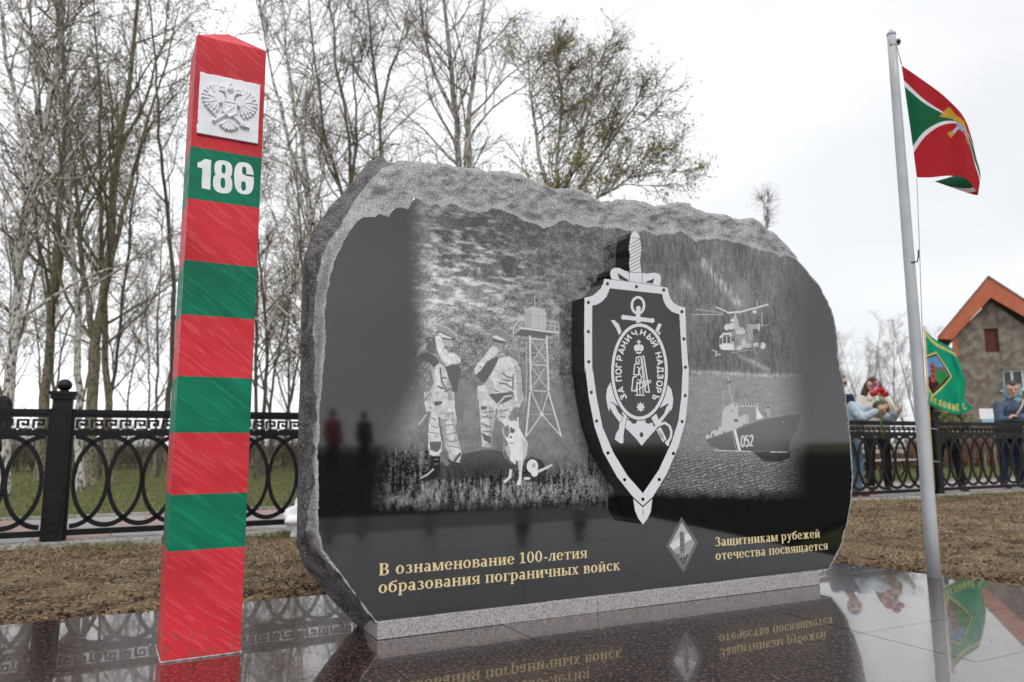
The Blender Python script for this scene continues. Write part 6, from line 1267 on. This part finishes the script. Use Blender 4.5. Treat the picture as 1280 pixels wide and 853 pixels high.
def flag_two():
    W, H = 420, 460; g = (.004, .30, .17); c, A = raster(W, H, g); Y_ = (.62, .55, .16)
    paint(c, A, [(0, 452), (0, 428), (150, 405), (300, 395), (420, 400), (420, 428), (300, 425), (150, 432)], Y_)
    paint(c, A, [(-10, 295), (110, 365), (238, 205), (40, 62), (-10, 110)], Y_); paint(c, A, [(-10, 283), (108, 350), (222, 205), (42, 80), (-10, 122)], (.02, .02, .02)); paint(c, A, [(-10, 275), (106, 336), (204, 208), (42, 98), (-10, 132)], (.16, .32, .62))
    paint(c, A, [(60, 250), (160, 262), (204, 208), (60, 110)], (.18, .16, .15)); paint(c, A, [(85, 225), (150, 238), (196, 206), (70, 122)], (.03, .28, .07)); paint(c, A, [(-10, 175), (60, 168), (112, 152), (42, 98), (-10, 132)], (.05, .012, .012))
    paint(c, A, [(24, 150), (62, 150), (66, 255), (48, 275), (28, 252)], (.45, .09, .05))
    for z in (175, 205, 235): paint(c, A, [(24, z), (64, z + 4), (64, z + 14), (24, z + 10)], (.12, .05, .04))
    x = 22
    for ch in 'ПЕДОВЫЕ С':
        for st in SANS[ch]:
            for a in zip(A, Y_): c.stroke(a[0], [(x + p * 38, 22 + q * 34 - (x - 200) * .02) for p, q in st], 11, a[1], 'sz')
        x += 44 if ch != ' ' else 22
    for k in range(6): paint(c, A, [(30 + k * 62, 418), (44 + k * 62, 418), (44 + k * 62, 424), (30 + k * 62, 424)], g)
    im = bpy.data.images.new('green_flag_print', W, H, alpha=False, float_buffer=True); px = np.ones((H, W, 4), np.float32)
    for i in range(3): px[..., i] = A[i][:H, :W]
    im.colorspace_settings.name = 'Linear Rec.709'; im.pixels.foreach_set(px.ravel()); im.update()
    us = [0, .25, .5, .75, 1.0]; vs = [0, .3, .6, .85, 1.0]
    rows = [[(1156, 412, 0), (1167, 423, -.02), (1180, 430, .03), (1187, 434, .0), (1192, 438, .03)],
            [(1158, 440, 0), (1171, 447, -.03), (1184, 450, .03), (1194, 453, -.02), (1201, 458, .02)],
            [(1160, 468, 0), (1174, 473, .03), (1187, 475, -.02), (1199, 477, .03), (1207, 480, -.02)],
            [(1161, 494, 0), (1173, 498, -.02), (1187, 502, .03), (1199, 502, -.02), (1207, 502, .02)],
            [(1161, 506, 0), (1172, 510, .02), (1186, 515, -.02), (1200, 518, .03), (1218, 510, .0)]]
    Yf = FP_(11.0, -.13)[1]
    link('green_flag', cloth(rows, us, vs, Yf, 50, 50, .012), cloth_mat('green_flag_cloth', im, .35), smooth=True, label='green veterans flag with yellow lettering and a diamond emblem tied to the fence post', category='flag')
    s = [at(x, y, Yf + .012) for x, y in ((1155.5, 408), (1160, 500), (1164, 560), (1168, 613))]; e = empty('flagstaff', tuple(s[-1]), label='thin pale wooden staff of the green flag tied against the fence post', category='flagstaff')
    mb = MB(); mb.tube(np.array(s), .013, 10); wMB(mb, 'staff', mat('pale_wood', (.48, .33, .20), (.58, .42, .27), 8, .6), e, True)
    for y in (536, 577):
        mb = MB(); p = at(1166 if y > 550 else 1163, y, Yf); mb.tube(np.array([p + [-.02, -.016, 0], p + [.02, -.016, 0], p + [.13, .05, -.01]]), .004, 6)
        wMB(mb, 'cable_tie', mat('white_tie', (.6, .6, .6), None, 5, .5), e, True)
    p = at(1156, 500, Yf - .02); mb = MB(); mb.box(-.03, .03, -.004, .004, -.09, .02, lambda a, b, c_: tuple(p + np.array([a, b, c_]))); wMB(mb, 'paper_tag', mat('paper', (.6, .62, .63), None, 5, .6), e)
flag_two()
def white_cloth():
    r = np.random.default_rng(3); p0 = on_plane(372, 652, FP_(0, -.35), FN); V, F = icosphere((0, 0, 0), 1, 5); d = fbm(64, 64, 10, 3, 5)
    th = ((np.arctan2(V[:, 1], V[:, 0]) / (2 * pi) + .5) * 63).astype(int); ph = ((V[:, 2] + 1) / 2 * 63).astype(int); k = .72 + .6 * d[ph, th]; V = V * k[:, None] * np.array([.40, .18, .25]); V[:, 2] = np.maximum(V[:, 2], -.16); V[:, 0] += .32
    zc = p0[2]; link('dust_sheet', np_mesh(V + np.array([p0[0] + .02, p0[1], .11]), np.array(F)), mat('white_cloth', (.74, .75, .80), (.84, .85, .88), 5, .8, .4, 20, bdist=.02), smooth=True, label='crumpled white unveiling sheet on the ground behind the left edge of the monument', category='cloth')
white_cloth()
# ------------------------------------------------------------------ people
def capsules(segs):
    V, F, n = [], [], 0
    for a, b, ra, rb in segs:
        a, b = np.array(a, float), np.array(b, float); t = b - a; L = np.linalg.norm(t)
        if L < 1e-6: t = np.array([0, 0, 1.0]); L = 1e-6
        t = t / np.linalg.norm(t); pts = []; rs = []
        for k in range(4): x = pi / 2 * (1 - k / 4); pts.append(a - t * ra * sin(x)); rs.append(max(ra * cos(x), .0006))
        pts.append(a); rs.append(ra); pts.append(b); rs.append(rb)
        for k in range(1, 5): x = pi / 2 * k / 4; pts.append(b + t * rb * sin(x)); rs.append(max(rb * cos(x), .0006))
        if L < 1e-4: pts = pts[:4] + pts[5:]; rs = rs[:4] + rs[5:]
        pts = np.array(pts); ref = np.array([0, 0, 1.0]) if abs(t[2]) < .8 else np.array([1.0, 0, 0]); u = norm(np.cross(t, ref)); v = np.cross(t, u); m = 12; an = np.arange(m) * 2 * pi / m
        VV = pts[:, None] + np.array(rs)[:, None, None] * (np.cos(an)[None, :, None] * u + np.sin(an)[None, :, None] * v); V.append(VV.reshape(-1, 3))
        i = np.arange(len(pts) - 1)[:, None] * m; k = np.arange(m)[None]; k2 = (k + 1) % m; FF = np.stack([i + k, i + k2, i + m + k2, i + m + k], -1).reshape(-1, 4) + n; F += FF.tolist()
        F.append([n + j for j in range(m)][::-1]); F.append([n + (len(pts) - 1) * m + j for j in range(m)]); n += len(pts) * m
    return pyd(np.concatenate(V), F)
def skin(segs, vox, sm=6):
    me = capsules(segs); bm = bmesh.new(); bm.from_mesh(me); bmesh.ops.recalc_face_normals(bm, faces=bm.faces); bm.to_mesh(me); bm.free()
    o = bpy.data.objects.new('tmp', me); COL.objects.link(o); r = o.modifiers.new('r', 'REMESH'); r.mode = 'VOXEL'; r.voxel_size = vox
    s = o.modifiers.new('s', 'SMOOTH'); s.iterations = sm; s.factor = .5
    bpy.context.view_layer.update(); ev = o.evaluated_get(bpy.context.evaluated_depsgraph_get()); out = bpy.data.meshes.new_from_object(ev); bpy.data.objects.remove(o); out.materials.clear(); return out
skin_m = mat('skin', (.52, .30, .22), (.60, .37, .28), 12, .55, spec=.35); eye_m = mat('eyes', (.03, .02, .018), None, 5, .2)
lip_m = mat('lips', (.42, .15, .13), None, 5, .5); hair_d = mat('dark_hair', (.020, .013, .010), (.055, .035, .025), 60, .6, .8, 120, stretch=(1, 1, .2)); shoe_m = mat('dark_shoe', (.02, .02, .02), (.04, .04, .04), 8, .4)
from mathutils import noise as mnoise
def crease(me, a):
    n = len(me.vertices); co = np.zeros(n * 3, np.float32); me.vertices.foreach_get('co', co); co = co.reshape(-1, 3); no = np.array([v.normal[:] for v in me.vertices]); k = np.zeros(n)
    for i in range(n):
        x, y, z = co[i]; v = mnoise.noise(Vector((x * 11, y * 11, z * 24 + 6 * mnoise.noise(Vector((x * 4, y * 4, z * 4)))))); k[i] = 1 - abs(v) * 2.6
    me.vertices.foreach_set('co', (co + no * (k * a)[:, None]).astype(np.float32).ravel()); me.update(); return me
def person(label, s, d, J, cols, hair='short', look=(0, -1, 0), sc_=1.0, vox=.012, group=None, hood=None, skirt=False, frame=None, shoe=None, cat='person', turn=0):
    """J: joints as (along fence, behind fence, height) offsets from the standing point"""
    Bx, By, Z0, org = (FU, FN, -.035, FP_(s, d)) if frame is None else frame
    _t = radians(turn); Bx, By = Bx * cos(_t) - By * sin(_t), By * cos(_t) + Bx * sin(_t)
    org = org + ZV * Z0; W = lambda p: org + (p[0] * Bx + p[1] * By + p[2] * ZV) * sc_
    base = dict(head=(0, 0, 1.56), neck=(0, 0, 1.43), chest=(0, 0, 1.27), pelvis=(0, 0, .93), shL=(-.17, 0, 1.38), shR=(.17, 0, 1.38), elL=(-.24, 0, 1.10), elR=(.24, 0, 1.10), haL=(-.24, -.10, .86), haR=(.24, -.10, .86),
                hiL=(-.09, 0, .90), hiR=(.09, 0, .90), knL=(-.11, -.02, .48), knR=(.11, -.02, .48), anL=(-.12, .02, .08), anR=(.12, .02, .08)); base.update(J); P = {k: W(v) for k, v in base.items()}
    lk = norm(look[0] * Bx + look[1] * By + look[2] * ZV); sd_ = norm(np.cross(lk, ZV)); up = norm(np.cross(sd_, lk)); h = P['head']
    e = empty('person', tuple(W((base['pelvis'][0], base['pelvis'][1], 0))), label=label, category=cat)
    if group: e['group'] = group
    k = sc_
    B = [(h + up * .035 * k, h + up * .01 * k, .094 * k, .088 * k), (h + lk * .018 * k - up * .02 * k, h + lk * .025 * k - up * .075 * k, .072 * k, .048 * k), (h + lk * .02 * k - up * .02 * k, h + lk * .045 * k - up * .085 * k, .06 * k, .032 * k),
         (h + lk * .090 * k + up * .005 * k, h + lk * .112 * k - up * .028 * k, .009 * k, .014 * k), (h + lk * .07 * k + up * .028 * k + sd_ * .03 * k, h + lk * .07 * k + up * .028 * k - sd_ * .03 * k, .022 * k, .022 * k),
         (h - up * .04 * k, P['neck'], .055 * k, .055 * k), (P['neck'], P['chest'], .06 * k, .11 * k), (P['chest'], P['pelvis'], .12 * k, .12 * k)]
    for q in (-1, 1): B.append((h + sd_ * .088 * q * k - lk * .005 * k + up * .012 * k, h + sd_ * .09 * q * k - up * .018 * k, .016 * k, .012 * k))
    for q in 'LR':
        B += [(P['chest'] + (P['sh' + q] - P['chest']) * .4, P['sh' + q], .07 * k, .055 * k), (P['sh' + q], P['el' + q], .050 * k, .038 * k), (P['el' + q], P['ha' + q], .038 * k, .026 * k), (P['pelvis'], P['hi' + q], .11 * k, .09 * k), (P['hi' + q], P['kn' + q], .078 * k, .052 * k), (P['kn' + q], P['an' + q], .052 * k, .036 * k),
              (P['an' + q], P['an' + q] + (-By * .13 - ZV * .045) * k, .04 * k, .03 * k)]
        a = norm(P['ha' + q] - P['el' + q]); g = base.get('grip' + q, (0, -.5, -.5)); gd = norm(g[0] * Bx + g[1] * By + g[2] * ZV); w_ = norm(np.cross(a, gd)); b0 = P['ha' + q] + a * .03 * k
        pa = b0 + a * .055 * k; B.append((b0, pa, .026 * k, .027 * k)); B.append((b0 + w_ * .018 * k, pa + w_ * .022 * k, .019 * k, .017 * k)); B.append((b0 - w_ * .018 * k, pa - w_ * .022 * k, .019 * k, .017 * k))
        for f, L in zip((-.030, -.010, .010, .029), (.058, .070, .072, .062)):
            f0 = pa + w_ * f * k; f1 = f0 + norm(a + gd * .35) * L * .5 * k; f2 = f1 + norm(a * .5 + gd) * L * .4 * k; f3 = f2 + norm(gd - a * .2) * L * .28 * k; B += [(f0, f1, .0098 * k, .009 * k), (f1, f2, .009 * k, .0082 * k), (f2, f3, .0082 * k, .0068 * k)]
        sg = -1 if q == 'L' else 1; t0 = b0 - w_ * .028 * k * sg; t1 = t0 + norm(a * .6 - w_ * sg * .7 + gd * .4) * .035 * k; B += [(t0, t1, .013 * k, .011 * k), (t1, t1 + norm(a + gd * .6) * .028 * k, .010 * k, .008 * k)]
    wpart('body', skin(B, vox * .75, 4), skin_m, e, True)
    C = [(P['neck'] - ZV * .03 * k, P['chest'], .075 * k, .145 * k), (P['chest'] + sd_ * .05 * k, P['pelvis'] + sd_ * .05 * k, .135 * k, .15 * k), (P['chest'] - sd_ * .05 * k, P['pelvis'] - sd_ * .05 * k, .135 * k, .15 * k)]
    for q in 'LR': C += [(P['chest'] + (P['sh' + q] - P['chest']) * .3, P['sh' + q], .10 * k, .078 * k), (P['sh' + q], P['el' + q], .074 * k, .060 * k), (P['el' + q], P['ha' + q] - norm(P['ha' + q] - P['el' + q]) * .015 * k, .060 * k, .044 * k)]
    jk = wpart('jacket', crease(skin(C, vox * 1.4, 5), .009), cols[0], e, True)
    Tn = []
    for q in 'LR': Tn += [(P['pelvis'] - ZV * .02, P['hi' + q], .13 * k, .11 * k), (P['hi' + q], P['kn' + q], .098 * k, .068 * k), (P['kn' + q], P['an' + q] + ZV * .02, .070 * k, .056 * k)]
    wpart('trousers', crease(skin(Tn, vox * 1.4, 4), .007), cols[1], e, True)
    for q in 'LR': a = P['an' + q]; wpart('shoe', skin([(a + By * .03 * k - ZV * .02 * k, a - By * .15 * k - ZV * .042 * k, .045 * k, .036 * k), (a + ZV * .02 * k, a - ZV * .02 * k, .046 * k, .045 * k)], .012, 3), shoe or shoe_m, e, True)
    HR = [(h + up * .045 * k - lk * .022 * k, h + up * .03 * k - lk * .03 * k, .102 * k, .098 * k), (h + up * .075 * k + lk * .035 * k, h + up * .075 * k - lk * .02 * k, .055 * k, .08 * k), (h + up * .02 * k - lk * .045 * k, h - up * .06 * k - lk * .05 * k, .08 * k, .05 * k)]
    if hair == 'long':
        for q in (-1, 1):
            HR += [(h + sd_ * q * .075 * k + up * .03 * k - lk * .02 * k, h + sd_ * q * .125 * k - up * .10 * k - lk * .02 * k, .05 * k, .052 * k), (h + sd_ * q * .125 * k - up * .10 * k - lk * .02 * k, h + sd_ * q * .13 * k - up * .22 * k, .052 * k, .022 * k)]
    if hair: wpart('hair', skin(HR, .012, 2), cols[2] if len(cols) > 2 else hair_d, e, True)
    for q in (-1, 1): V, F = icosphere(h + lk * .078 * k + up * .012 * k + sd_ * q * .032 * k, .014 * k, 2); wpart('eye', pyd(V, F), eye_m, e, True)
    V, F = icosphere((0, 0, 0), 1, 2); V = h + lk * .079 * k - up * .062 * k + V[:, :1] * sd_ * .024 * k + V[:, 1:2] * lk * .010 * k + V[:, 2:] * up * .007 * k; wpart('mouth', pyd(V, F), lip_m, e, True)
    return e, P, W, (lk, sd_, up, h)
def cm(name, a, b=None, **k): return mat(name, a, b, 7, .85, .4, 22, bdist=.012, spec=.2, **k)
den, blk = cm('denim', (.10, .16, .27), (.20, .29, .42)), cm('black_cloth', (.010, .010, .012), (.026, .026, .03)); navy = cm('navy_cloth', (.010, .018, .05), (.02, .03, .08))
# hooded visitor leaning on the rail
blue = cm('blue_jacket', (.045, .068, .105), (.080, .115, .165)); zs_ = 1.06
e, P, W, hd = person('person in a blue hooded jacket leaning on the fence rail with folded arms', 13.85, .46,
    dict(head=(.02, -.20, 1.56), neck=(.0, -.15, 1.42), chest=(0, -.12, 1.26), shL=(-.20, -.17, 1.31), shR=(.20, -.17, 1.31), elL=(-.30, -.34, 1.08), elR=(.28, -.34, 1.10), haL=(.10, -.50, 1.08), haR=(-.10, -.47, 1.13), gripL=(.3, -.2, -.8), gripR=(-.3, -.2, -.8)),
    [blue, cm('dark_jeans', (.012, .02, .045), (.03, .045, .085))], look=(-.35, -1, -.12), sc_=1.06, turn=32)
lk, sd_, up, h = hd; k = 1.06
hb = [(h - lk * .052 + up * .03, h - lk * .055 - up * .06, .112, .112), (h - up * .17 - lk * .06 + sd_ * .05, h - up * .17 - lk * .06 - sd_ * .05, .09, .09)]
for q in (-1, 1): hb.append((h + sd_ * q * .098 + up * .07 - lk * .01, h + sd_ * q * .105 - up * .09 - lk * .01, .034, .038))
wpart('hood', skin(hb, .013, 3), cm('pale_blue_hood', (.16, .30, .37), (.28, .44, .50)), e, True)
sc1 = [W((.15, -.22, 1.40)), W((.10, -.30, 1.33)), W((.04, -.33, 1.25)), W((-.02, -.33, 1.17)), W((-.05, -.32, 1.09))]
wpart('bag_strap', skin([(sc1[i], sc1[i + 1], .018, .018) for i in range(4)], .013, 3), cm('beige_strap', (.45, .33, .26), (.55, .42, .34)), e, True)
# man in camouflage behind the green flag
camo = mat('camouflage', (.055, .065, .025), (.13, .12, .055), 11, .9, .4, 20, c3=(.20, .17, .09), s3=14, detail=2, lo=.46, hi=.54, bdist=.01, spec=.2)
person('person in a camouflage jacket and dark trousers half hidden behind the green flag', 12.1, .42, dict(head=(.0, -.04, 1.55), shL=(-.22, -.03, 1.37), shR=(.22, -.03, 1.37), elL=(-.33, -.16, 1.12), elR=(.30, -.12, 1.10), haL=(-.12, -.34, .98), haR=(.06, -.34, .98), knL=(-.16, -.02, .48), anL=(-.19, .02, .08), knR=(.16, -.02, .48), anR=(.2, .02, .08)), [camo, blk], sc_=.98, turn=30)
# woman filming with her phone
cream = cm('cream_jacket', (.58, .53, .45), (.72, .68, .60))
e, P, W, hd = person('person in a cream jacket holding a purple phone up to their face', 11.2, .98, dict(head=(0, 0, 1.585), elL=(-.25, -.16, 1.18), elR=(.25, -.14, 1.16), haL=(-.06, -.25, 1.42), haR=(.09, -.24, 1.42), gripL=(.5, -.2, .6), gripR=(-.5, -.2, .6)), [cream, blk, cm('brown_hair', (.05, .03, .022), (.10, .065, .045))], hair='long', sc_=1.06, turn=48)
lk, sd_, up, h = hd; c_ = h + lk * .22 - up * .02 - sd_ * .01
ph = empty('phone', tuple(c_), label='purple phone held up in front of the face of the person in cream', category='phone'); mb = MB(); mb.box(-.040, .040, -.005, .005, -.08, .08, lambda a, b, c: tuple(c_ + sd_ * a + lk * b + up * c))
wMB(mb, 'case', mat('purple_case', (.20, .02, .12), (.30, .06, .20), 30, .35), ph, bevel=.004); mb = MB(); mb.tube(np.array([c_ + lk * .005 + up * .055 + sd_ * .02, c_ + lk * .0075 + up * .055 + sd_ * .02]), .009, 12); wMB(mb, 'lens', eye_m, ph)
# bowed person with carnations
paleb = cm('pale_blue_hoodie', (.30, .38, .44), (.44, .52, .57))
e, P, W, hd = person('bowed person in a pale blue hoodie and jeans bending over the fence with flowers', 9.98, .48, dict(head=(.12, -.42, 1.25), neck=(.04, -.28, 1.32), chest=(-.02, -.14, 1.22), pelvis=(0, .05, .90), shL=(-.18, -.22, 1.30), shR=(.16, -.24, 1.30), elL=(-.30, -.48, 1.13), elR=(.30, -.45, 1.10), haL=(-.20, -.62, 1.22), haR=(.26, -.60, 1.20), gripL=(.5, -.3, .4), gripR=(-.5, -.2, .4), hiL=(-.09, .03, .88), hiR=(.09, .03, .88)),
    [paleb, den, hair_d], look=(.25, -.55, -1.0), sc_=1.0, shoe=mat('red_shoe', (.22, .015, .02), (.3, .03, .035), 8, .5))
fl = empty('carnations', tuple(P['haL'] + [0, 0, -.1]), label='bunch of red carnations with long green stems held by the bowed person', category='flowers')
st_m, pt_m = mat('stem_green', (.06, .16, .04), (.12, .24, .08), 8, .6), mat('red_petals', (.42, .008, .015), (.60, .02, .03), 60, .6, .6, 90)
hp = P['haL'] + np.array([.02, -.03, .02])
for i, (dx, dz, lo_) in enumerate(((-.07, .22, -.40), (.03, .27, -.42), (.085, .21, -.38))):
    tpz = hp + np.array([dx, -.02, dz]); bt = hp + np.array([-dx * .3 + .03, -.01, lo_]); mb = MB(); mb.tube(np.array([tpz, hp + [dx * .1, 0, 0], bt]), .005, 7); s_o = wMB(mb, 'stem', st_m, fl, True)
    V, F = icosphere((0, 0, 0), 1, 4); r0 = np.random.default_rng(i); a_ = np.arctan2(V[:, 1], V[:, 0]); V = V * (1 + .16 * np.sin(a_ * 9 + V[:, 2] * 8) + .05 * r0.normal(size=len(V)))[:, None] * np.array([.048, .048, .036]) + tpz; wpart('flower_head', pyd(V, F), pt_m, fl)
# bystanders at the monument's right edge and at the left edge of the view
e, P, W, hd = person('person in navy with dark glasses, partly hidden by the right edge of the monument', 10.36, 1.0, dict(head=(.06, -.05, 1.60)), [navy, blk], look=(.1, -1, 0), sc_=1.06, hair='short', turn=45)
lk, sd_, up, h = hd; mb = MB(); G_ = lambda a, b, c: tuple(h + sd_ * a + lk * b + up * c)
mb.box(-.065, -.008, .086, .098, -.010, .028, G_); mb.box(.008, .065, .086, .098, -.010, .028, G_); mb.box(-.008, .008, .088, .096, .012, .02, G_); mb.box(-.085, -.066, .0, .09, .010, .02, G_); mb.box(.066, .085, .0, .09, .010, .02, G_); wMB(mb, 'glasses', eye_m, e)
person('person in a black jacket and dark cap at the left edge behind the fence', -.70, .80, dict(head=(-.02, -.03, 1.33), neck=(0, 0, 1.22), chest=(0, 0, 1.08), pelvis=(0, 0, .80), shL=(-.17, 0, 1.16), shR=(.17, 0, 1.16), elL=(-.24, -.02, .93), elR=(.20, -.10, .93), haL=(-.2, -.2, .80), haR=(.06, -.26, .84), hiL=(-.09, 0, .78), hiR=(.09, 0, .78), knL=(-.1, -.02, .43), knR=(.1, -.02, .43)), [blk, blk, mat('black_cap', (.012, .012, .014), None, 5, .8)], look=(.8, -.6, 0))
# a few guests standing well behind the photographer; they show only as dark shapes in the polished stone
red_c, grn_c = cm('red_coat', (.30, .02, .025), (.4, .03, .035)), cm('green_coat', (.02, .05, .03), (.03, .08, .045))
guests = [(9.6, -9.2, red_c, 'red coat'), (11.0, -9.6, blk, 'long dark coat'), (12.5, -8.6, navy, 'navy coat'), (12.0, -5.2, blk, 'black parka'), (13.6, -4.6, grn_c, 'dark green coat')]
for x, y, c_, w_ in guests:
    person('guest in a ' + w_ + ' standing well behind the photographer, mirrored in the stone', 0, 0, {}, [c_, blk], vox=.03, group='guests facing the monument', frame=(np.array([-1.0, 0, 0]), np.array([0, -1.0, 0]), -.06, np.array([x, y, 0.0])))
print('people', round(time.time() - T0, 1), 'objects', len(bpy.data.objects))
